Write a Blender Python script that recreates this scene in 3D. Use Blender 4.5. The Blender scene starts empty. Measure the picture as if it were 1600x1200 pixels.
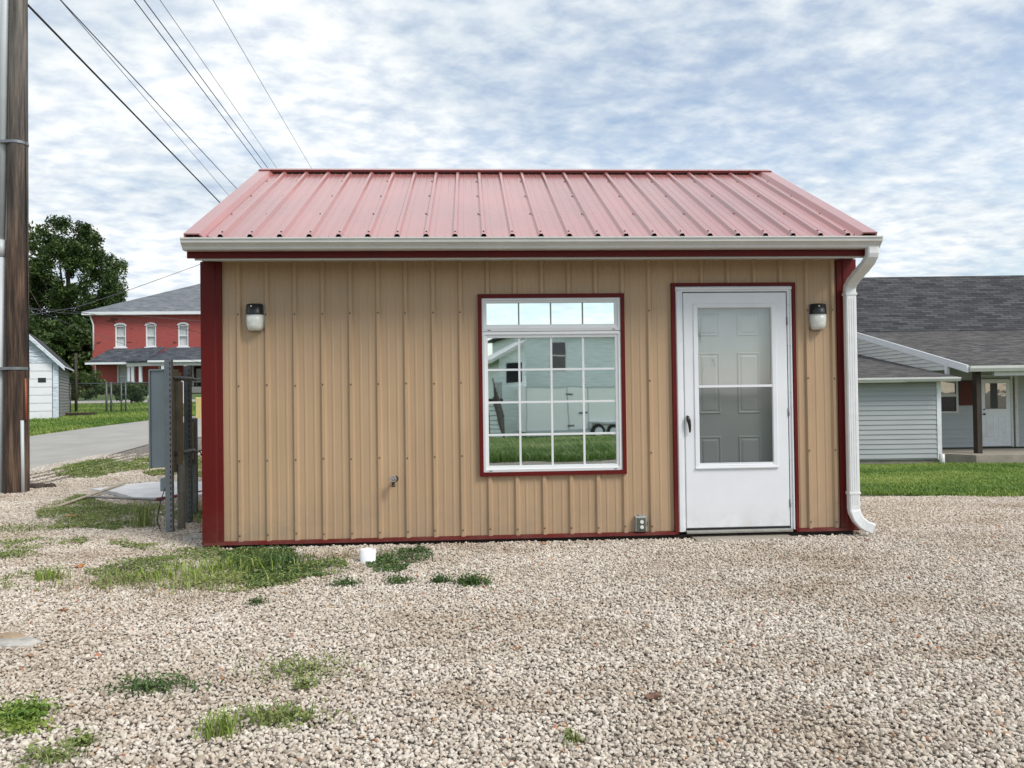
import bpy, math, random
import numpy as np
from mathutils import Vector, Matrix
rnd = random.Random(7)
npr = np.random.default_rng(11)
sc = bpy.context.scene
col = sc.collection
R = math.radians

# ------------------------------------------------------------------ camera
F_PX = 1200.0
ROLL, PITCH = .0135, .0125
EYE = Vector((0, 0, 1.22))
FW = Vector((0, math.cos(PITCH), math.sin(PITCH)))
_r = Vector((1, 0, 0)); _u = Vector((0, -math.sin(PITCH), math.cos(PITCH)))
RT = _r * math.cos(ROLL) - _u * math.sin(ROLL)
UP = _u * math.cos(ROLL) + _r * math.sin(ROLL)
cam = bpy.data.cameras.new('camera'); co = bpy.data.objects.new('camera', cam); col.objects.link(co)
co.matrix_world = Matrix(((RT.x, UP.x, -FW.x, EYE.x), (RT.y, UP.y, -FW.y, EYE.y), (RT.z, UP.z, -FW.z, EYE.z), (0, 0, 0, 1)))
cam.sensor_width = 36; cam.lens = 36 * F_PX / 1600; cam.clip_start = .05; cam.clip_end = 3000
sc.camera = co

# ------------------------------------------------------------------ light
SUN = Vector((.78, -.58, 1.0)).normalized()
elev = math.asin(SUN.z); azim = math.atan2(SUN.x, SUN.y)
sl = bpy.data.lights.new('sun', 'SUN'); sl.energy = 2.0; sl.angle = R(22); sl.color = (1, .955, .89)
so = bpy.data.objects.new('sun', sl); col.objects.link(so)
so.rotation_euler = SUN.to_track_quat('Z', 'Y').to_euler(); so.location = (0, 0, 30)
sc.view_settings.view_transform = 'Standard'; sc.view_settings.look = 'None'
sc.view_settings.exposure = .60; sc.view_settings.gamma = 1

w = bpy.data.worlds.new('World'); sc.world = w; w.use_nodes = True
nt = w.node_tree; nt.nodes.clear()
def N(nt, t, **k):
    n = nt.nodes.new(t)
    for a, b in k.items():
        if a.startswith('i_'): n.inputs[int(a[2:])].default_value = b
        else: setattr(n, a, b)
    return n
def L(nt, a, b): nt.links.new(a, b)
def ramp(nt, fac, stops):
    n = nt.nodes.new('ShaderNodeValToRGB'); e = n.color_ramp.elements
    while len(e) < len(stops): e.new(.5)
    for k, (p, c) in enumerate(stops):
        e[k].position = p; e[k].color = (*c, 1) if len(c) == 3 else c
    L(nt, fac, n.inputs[0]); return n.outputs[0]
def mth(nt, op, a, b=None, c=None):
    n = nt.nodes.new('ShaderNodeMath'); n.operation = op
    for i, v in enumerate((a, b, c)):
        if v is None: continue
        if isinstance(v, (int, float)): n.inputs[i].default_value = v
        else: L(nt, v, n.inputs[i])
    return n.outputs[0]
tc = N(nt, 'ShaderNodeTexCoord'); sep = N(nt, 'ShaderNodeSeparateXYZ'); L(nt, tc.outputs['Generated'], sep.inputs[0])
zz = mth(nt, 'ADD', mth(nt, 'MAXIMUM', sep.outputs[2], 0.0), .16)
cmb = N(nt, 'ShaderNodeCombineXYZ')
L(nt, mth(nt, 'DIVIDE', sep.outputs[0], zz), cmb.inputs[0]); L(nt, mth(nt, 'DIVIDE', sep.outputs[1], zz), cmb.inputs[1])
mp = N(nt, 'ShaderNodeMapping'); mp.inputs['Rotation'].default_value = (0, 0, R(-28)); mp.inputs['Scale'].default_value = (1, 1.25, 1)
L(nt, cmb.outputs[0], mp.inputs[0])
n1 = N(nt, 'ShaderNodeTexNoise'); n1.inputs['Scale'].default_value = 7.5; n1.inputs['Detail'].default_value = 10; n1.inputs['Roughness'].default_value = .62; n1.inputs['Distortion'].default_value = .15
L(nt, mp.outputs[0], n1.inputs['Vector'])
n2 = N(nt, 'ShaderNodeTexNoise'); n2.inputs['Scale'].default_value = .75; n2.inputs['Detail'].default_value = 4; n2.inputs['Roughness'].default_value = .5
L(nt, mp.outputs[0], n2.inputs['Vector'])
# coverage: thick to the left and overhead, thinning towards the right and behind
cov = mth(nt, 'ADD', mth(nt, 'MULTIPLY', n1.outputs[0], .40), mth(nt, 'MULTIPLY', n2.outputs[0], .60))
cov = mth(nt, 'ADD', cov, mth(nt, 'ADD', mth(nt, 'MULTIPLY', sep.outputs[0], -.13), .015))
cov = mth(nt, 'ADD', cov, mth(nt, 'MULTIPLY', mth(nt, 'MINIMUM', sep.outputs[1], 0.0), .16))
mask = ramp(nt, cov, [(.37, (0, 0, 0)), (.53, (1, 1, 1))])
n3 = N(nt, 'ShaderNodeTexNoise'); n3.inputs['Scale'].default_value = 10; n3.inputs['Detail'].default_value = 8; n3.inputs['Roughness'].default_value = .55; n3.inputs['Distortion'].default_value = .1
mp3 = N(nt, 'ShaderNodeMapping'); mp3.inputs['Location'].default_value = (4.1, 1.7, .4); L(nt, mp.outputs[0], mp3.inputs[0]); L(nt, mp3.outputs[0], n3.inputs['Vector'])
ccol = ramp(nt, n3.outputs[0], [(.28, (.50, .56, .65)), (.42, (.62, .67, .73)), (.54, (.75, .775, .785)), (.68, (.86, .86, .845))])
sky = N(nt, 'ShaderNodeTexSky'); sky.sky_type = 'NISHITA'; sky.sun_disc = False
sky.sun_elevation = elev; sky.sun_rotation = azim; sky.air_density = 1.1; sky.dust_density = .7
b1 = N(nt, 'ShaderNodeBackground'); b1.inputs[1].default_value = .11; L(nt, sky.outputs[0], b1.inputs[0])
b2 = N(nt, 'ShaderNodeBackground'); b2.inputs[1].default_value = .85; big = N(nt, 'ShaderNodeMix'); big.data_type = 'RGBA'; big.blend_type = 'MULTIPLY'; big.inputs[0].default_value = 1; L(nt, ccol, big.inputs[6])
n4 = N(nt, 'ShaderNodeTexNoise'); n4.inputs['Scale'].default_value = 1.15; n4.inputs['Detail'].default_value = 3; mp4 = N(nt, 'ShaderNodeMapping'); mp4.inputs['Location'].default_value = (7.7, 2.2, 1); L(nt, mp.outputs[0], mp4.inputs[0]); L(nt, mp4.outputs[0], n4.inputs['Vector'])
L(nt, ramp(nt, n4.outputs[0], [(.38, (.80, .85, .90)), (.60, (1.08, 1.07, 1.05))]), big.inputs[7]); L(nt, big.outputs[2], b2.inputs[0])
mx = N(nt, 'ShaderNodeMixShader'); L(nt, mth(nt, 'ADD', mth(nt, 'MULTIPLY', mask, .58), .38), mx.inputs[0]); L(nt, b1.outputs[0], mx.inputs[1]); L(nt, b2.outputs[0], mx.inputs[2])
L(nt, mx.outputs[0], N(nt, 'ShaderNodeOutputWorld').inputs[0])

# ------------------------------------------------------------------ place helpers
def at(px, py, d):
    return EYE + (FW + RT * ((px - 800) / F_PX) - UP * ((py - 600) / F_PX)) * d
def sp(t, w_):
    return w_ * np.logaddexp(0, np.asarray(t, float) / w_)
def terr(x, y):
    x = np.asarray(x, float); y = np.asarray(y, float)
    b = np.clip((x + 2.5) / 7.5, 0, 1); b = b * b * (3 - 2 * b)
    left = .033 * (sp(y - 10, 1.5) - sp(y - 62, 2))
    right = -.064 * (sp(y - 7.6, .8) - sp(y - 22.5, 1))
    back = -.044 * (sp(-1.5 - y, 1) - sp(-24 - y, 1))
    return -.03 + left * (1 - b) + right * b + back
def T(x, y): return float(terr(x, y))
def gnd(px, py):
    v = at(px, py, 1) - EYE; a, b = .5, 400.
    t = a
    while t < b:
        p = EYE + v * t
        if p.z < T(p.x, p.y): break
        t *= 1.01
    lo, hi = t / 1.01, t
    for _ in range(25):
        m = (lo + hi) / 2; p = EYE + v * m
        if p.z < T(p.x, p.y): hi = m
        else: lo = m
    p = EYE + v * hi
    return Vector((p.x, p.y, T(p.x, p.y)))

# ------------------------------------------------------------------ materials
def mat(name, base, rough=.6, var=.0, vscale=8., metal=0., spec=.5, bump=0., bscale=60., coords='Object', stretch=(1, 1, 1), tint=None, coat=0.):
    m = bpy.data.materials.new(name); m.use_nodes = True; nt = m.node_tree
    p = nt.nodes['Principled BSDF']; p.inputs['Roughness'].default_value = rough; p.inputs['Metallic'].default_value = metal
    p.inputs['Specular IOR Level'].default_value = spec; p.inputs['Base Color'].default_value = (*base, 1)
    if coat: p.inputs['Coat Weight'].default_value = coat; p.inputs['Coat Roughness'].default_value = .25
    if var or bump:
        t = N(nt, 'ShaderNodeTexCoord'); mpn = N(nt, 'ShaderNodeMapping'); mpn.inputs['Scale'].default_value = stretch
        L(nt, t.outputs[coords], mpn.inputs[0])
    if var:
        n = N(nt, 'ShaderNodeTexNoise'); n.inputs['Scale'].default_value = vscale; n.inputs['Detail'].default_value = 6; n.inputs['Roughness'].default_value = .6
        L(nt, mpn.outputs[0], n.inputs['Vector'])
        t2 = tint or (1, 1, 1)
        lo = tuple(max(0, c * (1 - var)) for c in base); hi = tuple(min(1, c * (1 + var) * k) for c, k in zip(base, t2))
        L(nt, ramp(nt, n.outputs[0], [(.3, lo), (.7, hi)]), p.inputs['Base Color'])
        rr = N(nt, 'ShaderNodeMapRange'); rr.inputs[3].default_value = max(.02, rough - .08); rr.inputs[4].default_value = min(1, rough + .1)
        L(nt, n.outputs[0], rr.inputs[0]); L(nt, rr.outputs[0], p.inputs['Roughness'])
    if bump:
        n = N(nt, 'ShaderNodeTexNoise'); n.inputs['Scale'].default_value = bscale; n.inputs['Detail'].default_value = 5
        L(nt, mpn.outputs[0], n.inputs['Vector'])
        bm = N(nt, 'ShaderNodeBump'); bm.inputs['Strength'].default_value = bump; bm.inputs['Distance'].default_value = .01
        L(nt, n.outputs[0], bm.inputs['Height']); L(nt, bm.outputs[0], p.inputs['Normal'])
    return m
M = {}
M['tan'] = mat('tan_painted_steel', (.435, .298, .180), .42, .08, 2.2, spec=.4, bump=.25, bscale=3.5, stretch=(1, 1, .35))
M['tanscrew'] = mat('tan_screw_heads', (.11, .08, .055), .5)
M['trimred'] = mat('dark_red_trim_paint', (.105, .0065, .005), .5, .14, 3, spec=.22, bump=.1, bscale=8)
M['roofred'] = mat('faded_red_roof_steel', (.42, .165, .15), .28, .16, 1.6, spec=.8, stretch=(1, .4, 1), coat=.8)
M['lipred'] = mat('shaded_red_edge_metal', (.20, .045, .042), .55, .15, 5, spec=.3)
M['white'] = mat('white_paint', (.74, .755, .77), .4, .035, 3)
M['trailerwhite'] = mat('white_trailer_skin', (.88, .89, .86), .35, .03, 1.2)
M['vinyl'] = mat('white_vinyl', (.70, .71, .71), .35, .03, 6)
M['gutter'] = mat('cream_aluminium', (.63, .62, .59), .35, .06, 5)
M['downsp'] = mat('white_downspout_metal', (.72, .73, .72), .35, .06, 9)
M['screw'] = mat('dark_screw_heads', (.035, .025, .025), .4)
M['black'] = mat('black_plastic', (.012, .012, .013), .35)
M['lens'] = mat('frosted_lamp_lens', (.72, .73, .66), .25, .06, 30)
M['grayplate'] = mat('grey_cast_metal', (.30, .30, .28), .5, .12, 30)
M['galv'] = mat('galvanised_steel', (.22, .24, .25), .42, .14, 14, metal=.5)
M['galvd'] = mat('dark_galvanised_steel', (.11, .12, .12), .5, .2, 14, metal=.4)
M['cabinet'] = mat('grey_painted_cabinet', (.23, .275, .29), .45, .06, 4)
M['cabback'] = mat('dusty_grey_steel_back', (.235, .225, .18), .6, .2, 8)
M['pvc'] = mat('white_pvc', (.80, .80, .79), .35, .02, 8)
M['conduit'] = mat('pale_grey_conduit', (.50, .53, .54), .45, .05, 6)
M['brass'] = mat('weathered_brass', (.09, .07, .05), .5, .4, 60, metal=.5)
M['threshold'] = mat('aluminium_threshold', (.35, .34, .31), .4, .15, 10, metal=.7)
M['concrete'] = mat('concrete', (.50, .49, .46), .85, .12, 5, bump=.3, bscale=50)
M['conc2'] = mat('worn_porch_concrete', (.30, .265, .215), .85, .2, 3, bump=.3, bscale=40)
M['slab'] = mat('pale_concrete_pad', (.66, .64, .62), .85, .13, 3.5, bump=.25, bscale=40)
M['darkwood'] = mat('dark_rough_wood', (.045, .032, .024), .8, .4, 14, stretch=(1, 1, .15), bump=.4, bscale=40)
M['graywood'] = mat('grey_weathered_boards', (.22, .215, .20), .85, .3, 9, stretch=(1, 1, 5), bump=.4, bscale=30)
M['lath'] = mat('bleached_wood_lath', (.42, .36, .27), .8, .2, 20)
M['siding'] = mat('pale_blue_grey_vinyl_siding', (.37, .385, .385), .5, .06, 3, stretch=(.3, .3, 3))
M['sidingwhite'] = mat('dingy_white_siding', (.56, .56, .53), .55, .12, 5, stretch=(.4, .4, 3))
M['peel'] = mat('peeling_white_boards', (.52, .58, .64), .7, .45, 5, stretch=(1, 1, 6), bump=.3)
M['greenclap'] = mat('grey_green_clapboard', (.60, .67, .65), .65, .14, 3, stretch=(.5, .5, 4))
M['barnred'] = mat('barn_red_paint', (.17, .02, .02), .7, .2, 2)
M['yellow'] = mat('faded_yellow_paint', (.56, .45, .18), .6, .12, 6)
M['cable'] = mat('black_cable', (.018, .018, .020), .5)
M['cable2'] = mat('weathered_grey_wire', (.09, .085, .12), .5)
M['orange'] = mat('orange_marker_plastic', (.36, .08, .03), .6)
M['curtain'] = mat('white_lace_curtain', (.52, .53, .52), .8, .2, 3, stretch=(14, 1, 1))
M['maroon'] = mat('maroon_board', (.085, .014, .012), .7, .2, 3)
M['dkglass'] = mat('dark_window_glass', (.012, .014, .016), .04, spec=.8)
M['rubber'] = mat('tyre_rubber', (.02, .02, .02), .8)
M['tank'] = mat('white_tank_enamel', (.72, .72, .69), .35, .04, 3)
M['dryleaf'] = mat('dry_orange_leaf', (.42, .17, .05), .7, .4, 40)
M['brownleaf'] = mat('dry_brown_leaf', (.16, .08, .05), .7, .4, 40)
M['rock'] = mat('pale_limestone', (.38, .36, .32), .85, .3, 14, bump=.4, bscale=40)

def wavy_mirror(name, base, bumpd, scale, metal=1., rough=.015):
    m = bpy.data.materials.new(name); m.use_nodes = True; nt = m.node_tree; p = nt.nodes['Principled BSDF']
    p.inputs['Base Color'].default_value = (*base, 1); p.inputs['Metallic'].default_value = metal; p.inputs['Roughness'].default_value = rough
    t = N(nt, 'ShaderNodeTexCoord'); n = N(nt, 'ShaderNodeTexNoise'); n.inputs['Scale'].default_value = scale; n.inputs['Detail'].default_value = 1.5
    L(nt, t.outputs['Object'], n.inputs['Vector'])
    b = N(nt, 'ShaderNodeBump'); b.inputs['Strength'].default_value = 1; b.inputs['Distance'].default_value = bumpd
    L(nt, n.outputs[0], b.inputs['Height']); L(nt, b.outputs[0], p.inputs['Normal'])
    return m
def add_dust(m, z0, z1, colr, amt):
    nt = m.node_tree; p = nt.nodes['Principled BSDF']; src = p.inputs['Base Color'].links[0].from_socket
    t = N(nt, 'ShaderNodeTexCoord'); s_ = N(nt, 'ShaderNodeSeparateXYZ'); L(nt, t.outputs['Object'], s_.inputs[0])
    n = N(nt, 'ShaderNodeTexNoise'); n.inputs['Scale'].default_value = 5; n.inputs['Detail'].default_value = 8; n.inputs['Roughness'].default_value = .7; L(nt, t.outputs['Object'], n.inputs['Vector'])
    h = N(nt, 'ShaderNodeMapRange'); h.inputs[1].default_value = z0; h.inputs[2].default_value = z1; h.inputs[3].default_value = 1; h.inputs[4].default_value = 0; L(nt, s_.outputs[2], h.inputs[0])
    f = mth(nt, 'MULTIPLY', mth(nt, 'MULTIPLY', h.outputs[0], ramp(nt, n.outputs[0], [(.38, (0, 0, 0)), (.62, (1, 1, 1))])), amt)
    mm = N(nt, 'ShaderNodeMix'); mm.data_type = 'RGBA'; L(nt, f, mm.inputs[0]); L(nt, src, mm.inputs[6]); mm.inputs[7].default_value = (*colr, 1); L(nt, mm.outputs[2], p.inputs['Base Color'])
add_dust(M['tan'], .02, .45, (.27, .22, .16), .55); add_dust(M['white'], .02, .30, (.40, .36, .30), .35); add_dust(M['trimred'], .0, .35, (.16, .09, .07), .35)
M['mirror'] = wavy_mirror('reflective_window_glass', (.90, .97, .95), .0006, 2.2)
M['farglass'] = wavy_mirror('far_window_glass', (.30, .30, .29), .002, 3)

def clear_glass(name, tint, refl, bumpd, scale, rough=.02):
    m = bpy.data.materials.new(name); m.use_nodes = True; nt = m.node_tree; nt.nodes.clear()
    tr = N(nt, 'ShaderNodeBsdfTransparent'); tr.inputs[0].default_value = (*tint, 1)
    gl = N(nt, 'ShaderNodeBsdfGlossy'); gl.inputs['Roughness'].default_value = rough; gl.inputs[0].default_value = (.9, .93, .95, 1)
    t = N(nt, 'ShaderNodeTexCoord'); n = N(nt, 'ShaderNodeTexNoise'); n.inputs['Scale'].default_value = scale; n.inputs['Detail'].default_value = 3; n.inputs['Distortion'].default_value = .8
    L(nt, t.outputs['Object'], n.inputs['Vector'])
    b = N(nt, 'ShaderNodeBump'); b.inputs['Distance'].default_value = bumpd; b.inputs['Strength'].default_value = 1
    L(nt, n.outputs[0], b.inputs['Height']); L(nt, b.outputs[0], gl.inputs['Normal'])
    mx = N(nt, 'ShaderNodeMixShader'); mx.inputs[0].default_value = refl
    L(nt, tr.outputs[0], mx.inputs[1]); L(nt, gl.outputs[0], mx.inputs[2])
    o = N(nt, 'ShaderNodeOutputMaterial'); L(nt, mx.outputs[0], o.inputs[0]); return m
M['stormup'] = clear_glass('storm_door_glass', (.70, .72, .71), .15, .003, 2.0, .05)
M['stormlow'] = clear_glass('storm_door_screen', (.45, .46, .46), .12, .003, 2.2, .15)

def shingle(name, c1, c2, cm, bw=.30, rh=.145):
    m = bpy.data.materials.new(name); m.use_nodes = True; nt = m.node_tree; p = nt.nodes['Principled BSDF']; p.inputs['Roughness'].default_value = .85; p.inputs['Specular IOR Level'].default_value = .25
    t = N(nt, 'ShaderNodeTexCoord'); b = N(nt, 'ShaderNodeTexBrick'); L(nt, t.outputs['UV'], b.inputs['Vector'])
    b.inputs['Scale'].default_value = 1; b.inputs['Brick Width'].default_value = bw; b.inputs['Row Height'].default_value = rh
    b.inputs['Mortar Size'].default_value = .012; b.inputs['Mortar Smooth'].default_value = .3; b.inputs['Bias'].default_value = 0
    b.inputs['Color1'].default_value = (*c1, 1); b.inputs['Color2'].default_value = (*c2, 1); b.inputs['Mortar'].default_value = (*cm, 1); b.offset_frequency = 2
    n = N(nt, 'ShaderNodeTexNoise'); n.inputs['Scale'].default_value = 1.3; n.inputs['Detail'].default_value = 8; n.inputs['Roughness'].default_value = .7
    mpn = N(nt, 'ShaderNodeMapping'); mpn.inputs['Scale'].default_value = (1, 3.2, 1); L(nt, t.outputs['UV'], mpn.inputs[0]); L(nt, mpn.outputs[0], n.inputs['Vector'])
    mm = N(nt, 'ShaderNodeMix'); mm.data_type = 'RGBA'; mm.blend_type = 'MULTIPLY'; mm.inputs[0].default_value = 1
    L(nt, b.outputs[0], mm.inputs[6]); L(nt, ramp(nt, n.outputs[0], [(.3, (.78, .78, .78)), (.7, (1.2, 1.2, 1.2))]), mm.inputs[7]); L(nt, mm.outputs[2], p.inputs['Base Color'])
    bm = N(nt, 'ShaderNodeBump'); bm.inputs['Strength'].default_value = .7; bm.inputs['Distance'].default_value = .02; bm.invert = True
    L(nt, b.outputs[1], bm.inputs['Height']); L(nt, bm.outputs[0], p.inputs['Normal'])
    return m
M['shingle_dk'] = shingle('charcoal_shingles', (.03, .03, .032), (.085, .085, .088), (.010, .010, .011), .5, .17)
M['shingle_md'] = shingle('grey_brown_shingles', (.05, .047, .046), (.145, .135, .13), (.03, .028, .028), .28, .12)
M['shingle_lt'] = shingle('pale_grey_shingles', (.13, .14, .155), (.21, .22, .235), (.09, .10, .11), .5, .2)
M['shingle_bl'] = shingle('slate_blue_shingles', (.045, .055, .068), (.11, .12, .135), (.03, .035, .04), .45, .2)

def brickmat():
    m = bpy.data.materials.new('painted_red_brick'); m.use_nodes = True; nt = m.node_tree; p = nt.nodes['Principled BSDF']; p.inputs['Roughness'].default_value = .75
    t = N(nt, 'ShaderNodeTexCoord'); s = N(nt, 'ShaderNodeSeparateXYZ'); L(nt, t.outputs['Object'], s.inputs[0]); c = N(nt, 'ShaderNodeCombineXYZ')
    L(nt, mth(nt, 'ADD', s.outputs[0], s.outputs[1]), c.inputs[0]); L(nt, s.outputs[2], c.inputs[1])
    b = N(nt, 'ShaderNodeTexBrick'); L(nt, c.outputs[0], b.inputs['Vector']); b.inputs['Scale'].default_value = 1; b.inputs['Brick Width'].default_value = .24; b.inputs['Row Height'].default_value = .08; b.inputs['Mortar Size'].default_value = .008
    b.inputs['Color1'].default_value = (.34, .068, .058, 1); b.inputs['Color2'].default_value = (.39, .082, .070, 1); b.inputs['Mortar'].default_value = (.31, .068, .058, 1)
    n = N(nt, 'ShaderNodeTexNoise'); n.inputs['Scale'].default_value = .9; n.inputs['Detail'].default_value = 6; n.inputs['Roughness'].default_value = .65
    mpn = N(nt, 'ShaderNodeMapping'); mpn.inputs['Scale'].default_value = (1, 1, 2.4); L(nt, t.outputs['Object'], mpn.inputs[0]); L(nt, mpn.outputs[0], n.inputs['Vector'])
    hi = mth(nt, 'MULTIPLY', mth(nt, 'SUBTRACT', s.outputs[2], 3.2), .018)
    f = ramp(nt, mth(nt, 'ADD', n.outputs[0], hi), [(.635, (0, 0, 0)), (.655, (1, 1, 1))])
    mm = N(nt, 'ShaderNodeMix'); mm.data_type = 'RGBA'; L(nt, f, mm.inputs[0]); L(nt, b.outputs[0], mm.inputs[6]); mm.inputs[7].default_value = (.13, .03, .022, 1)
    L(nt, mm.outputs[2], p.inputs['Base Color']); return m
M['brick'] = brickmat()

def gravelground():
    m = bpy.data.materials.new('gravel_bed'); m.use_nodes = True; nt = m.node_tree; p = nt.nodes['Principled BSDF']; p.inputs['Roughness'].default_value = .9
    t = N(nt, 'ShaderNodeTexCoord')
    v = N(nt, 'ShaderNodeTexVoronoi'); v.inputs['Scale'].default_value = 44; L(nt, t.outputs['Object'], v.inputs['Vector'])
    s = N(nt, 'ShaderNodeSeparateColor'); L(nt, v.outputs['Color'], s.inputs[0])
    c1 = ramp(nt, s.outputs[0], [(0, (.13, .11, .09)), (.5, (.36, .32, .27)), (1, (.55, .50, .43))])
    n = N(nt, 'ShaderNodeTexNoise'); n.inputs['Scale'].default_value = .8; n.inputs['Detail'].default_value = 6; L(nt, t.outputs['Object'], n.inputs['Vector'])
    mm = N(nt, 'ShaderNodeMix'); mm.data_type = 'RGBA'; L(nt, ramp(nt, n.outputs[0], [(.45, (0, 0, 0)), (.62, (.7, .7, .7))]), mm.inputs[0]); L(nt, c1, mm.inputs[6]); mm.inputs[7].default_value = (.31, .265, .21, 1)
    g = N(nt, 'ShaderNodeMix'); g.data_type = 'RGBA'; g.blend_type = 'MULTIPLY'; g.inputs[0].default_value = 1
    L(nt, mm.outputs[2], g.inputs[6]); L(nt, ramp(nt, v.outputs['Distance'], [(.2, (1, 1, 1)), (.62, (.3, .28, .26))]), g.inputs[7])  # cell edges darkened to paint shade into the gaps between stones
    L(nt, g.outputs[2], p.inputs['Base Color'])
    bm = N(nt, 'ShaderNodeBump'); bm.inputs['Strength'].default_value = 1; bm.inputs['Distance'].default_value = .012; bm.invert = True
    L(nt, v.outputs['Distance'], bm.inputs['Height']); L(nt, bm.outputs[0], p.inputs['Normal']); return m
M['gbed'] = gravelground()
def stonemat():
    m = bpy.data.materials.new('crushed_limestone'); m.use_nodes = True; nt = m.node_tree; p = nt.nodes['Principled BSDF']; p.inputs['Roughness'].default_value = .8; p.inputs['Specular IOR Level'].default_value = .3
    a = N(nt, 'ShaderNodeObjectInfo')
    c = ramp(nt, a.outputs['Random'], [(0, (.34, .285, .235)), (.10, (.42, .36, .30)), (.32, (.57, .505, .435)), (.66, (.65, .59, .515)), (.92, (.75, .70, .63)), (.982, (.54, .48, .39)), (.990, (.50, .33, .20)), (.999, (.45, .20, .11))])
    t = N(nt, 'ShaderNodeTexCoord'); n = N(nt, 'ShaderNodeTexNoise'); n.inputs['Scale'].default_value = 1.8; n.inputs['Detail'].default_value = 4; L(nt, t.outputs['Object'], n.inputs['Vector'])
    mm = N(nt, 'ShaderNodeMix'); mm.data_type = 'RGBA'; mm.blend_type = 'MULTIPLY'; mm.inputs[0].default_value = 1
    L(nt, c, mm.inputs[6]); L(nt, ramp(nt, n.outputs[0], [(.3, (.8, .79, .77)), (.7, (1.08, 1.07, 1.06))]), mm.inputs[7])
    nd = N(nt, 'ShaderNodeTexNoise'); nd.inputs['Scale'].default_value = .9; nd.inputs['Detail'].default_value = 7; nd.inputs['Roughness'].default_value = .68
    ms = N(nt, 'ShaderNodeMapping'); ms.inputs['Scale'].default_value = (.8, 1.5, 1); L(nt, a.outputs['Location'], ms.inputs[0]); L(nt, ms.outputs[0], nd.inputs['Vector'])
    m2 = N(nt, 'ShaderNodeMix'); m2.data_type = 'RGBA'; m2.blend_type = 'MULTIPLY'; m2.inputs[0].default_value = 1
    L(nt, mm.outputs[2], m2.inputs[6]); L(nt, ramp(nt, nd.outputs[0], [(.33, (.76, .70, .63)), (.50, (.97, .955, .93)), (.66, (1.08, 1.08, 1.08))]), m2.inputs[7]); L(nt, m2.outputs[2], p.inputs['Base Color']); return m
M['stone'] = stonemat()
def leafmat(name, a, b, c, trans=.25):
    m = bpy.data.materials.new(name); m.use_nodes = True; nt = m.node_tree; p = nt.nodes['Principled BSDF']; p.inputs['Roughness'].default_value = .55; p.inputs['Specular IOR Level'].default_value = .3
    at_ = N(nt, 'ShaderNodeAttribute'); at_.attribute_name = 'tint'
    cc = ramp(nt, at_.outputs['Fac'], [(0, a), (.5, b), (1, c)]); L(nt, cc, p.inputs['Base Color'])
    tl = N(nt, 'ShaderNodeBsdfTranslucent'); L(nt, cc, tl.inputs[0]); mx = N(nt, 'ShaderNodeMixShader'); mx.inputs[0].default_value = trans
    L(nt, p.outputs[0], mx.inputs[1]); L(nt, tl.outputs[0], mx.inputs[2]); L(nt, mx.outputs[0], nt.nodes['Material Output'].inputs[0]); return m
M['weed'] = leafmat('low_weed_leaves', (.11, .155, .04), (.22, .28, .08), (.40, .41, .17))
M['weedlime'] = leafmat('bright_grass_blades', (.16, .25, .035), (.27, .36, .07), (.42, .45, .16))
M['weeddark'] = leafmat('dark_green_leaves', (.04, .08, .025), (.08, .15, .04), (.16, .24, .075))
M['drygrass'] = leafmat('dry_straw', (.30, .24, .14), (.44, .36, .22), (.50, .44, .30))
M['lawn'] = leafmat('lawn_grass', (.085, .17, .03), (.175, .28, .045), (.36, .42, .11))
M['tallgrass'] = leafmat('uncut_grass', (.08, .15, .03), (.16, .25, .06), (.32, .34, .14))
M['treeleaf'] = leafmat('tree_leaves', (.025, .05, .015), (.065, .11, .03), (.16, .21, .055), .25)
M['autumn'] = leafmat('autumn_leaves', (.25, .09, .03), (.35, .15, .05), (.4, .25, .08), .3)
M['lawnbase'] = mat('lawn_soil_and_turf', (.075, .125, .028), .9, .35, 2.2, coords='Object')
M['asphalt'] = mat('worn_asphalt', (.33, .315, .285), .9, .12, 1.2, bump=.35, bscale=90)
M['bark'] = mat('bark', (.07, .055, .04), .9, .3, 6)

def polewood():
    m = bpy.data.materials.new('creosoted_pole_wood'); m.use_nodes = True; nt = m.node_tree; p = nt.nodes['Principled BSDF']; p.inputs['Roughness'].default_value = .8
    t = N(nt, 'ShaderNodeTexCoord'); mp_ = N(nt, 'ShaderNodeMapping'); mp_.inputs['Scale'].default_value = (9, 9, .55); L(nt, t.outputs['Object'], mp_.inputs[0])
    n = N(nt, 'ShaderNodeTexNoise'); n.inputs['Scale'].default_value = 2.2; n.inputs['Detail'].default_value = 8; n.inputs['Roughness'].default_value = .65; L(nt, mp_.outputs[0], n.inputs['Vector'])
    s = N(nt, 'ShaderNodeSeparateXYZ'); L(nt, t.outputs['Object'], s.inputs[0])
    c = ramp(nt, n.outputs[0], [(.36, (.010, .007, .005)), (.48, (.045, .026, .016)), (.6, (.12, .07, .042)), (.75, (.22, .15, .10))])
    g = ramp(nt, n.outputs[0], [(.33, (.05, .045, .04)), (.55, (.16, .14, .12)), (.75, (.26, .24, .21))])
    mm = N(nt, 'ShaderNodeMix'); mm.data_type = 'RGBA'; mr = N(nt, 'ShaderNodeMapRange'); mr.inputs[1].default_value = 3; mr.inputs[2].default_value = 6; L(nt, s.outputs[2], mr.inputs[0]); L(nt, mr.outputs[0], mm.inputs[0])
    L(nt, c, mm.inputs[6]); L(nt, g, mm.inputs[7]); L(nt, mm.outputs[2], p.inputs['Base Color'])
    bm = N(nt, 'ShaderNodeBump'); bm.inputs['Strength'].default_value = .8; bm.inputs['Distance'].default_value = .02; L(nt, n.outputs[0], bm.inputs['Height']); L(nt, bm.outputs[0], p.inputs['Normal']); return m
M['pole'] = polewood()

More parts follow.
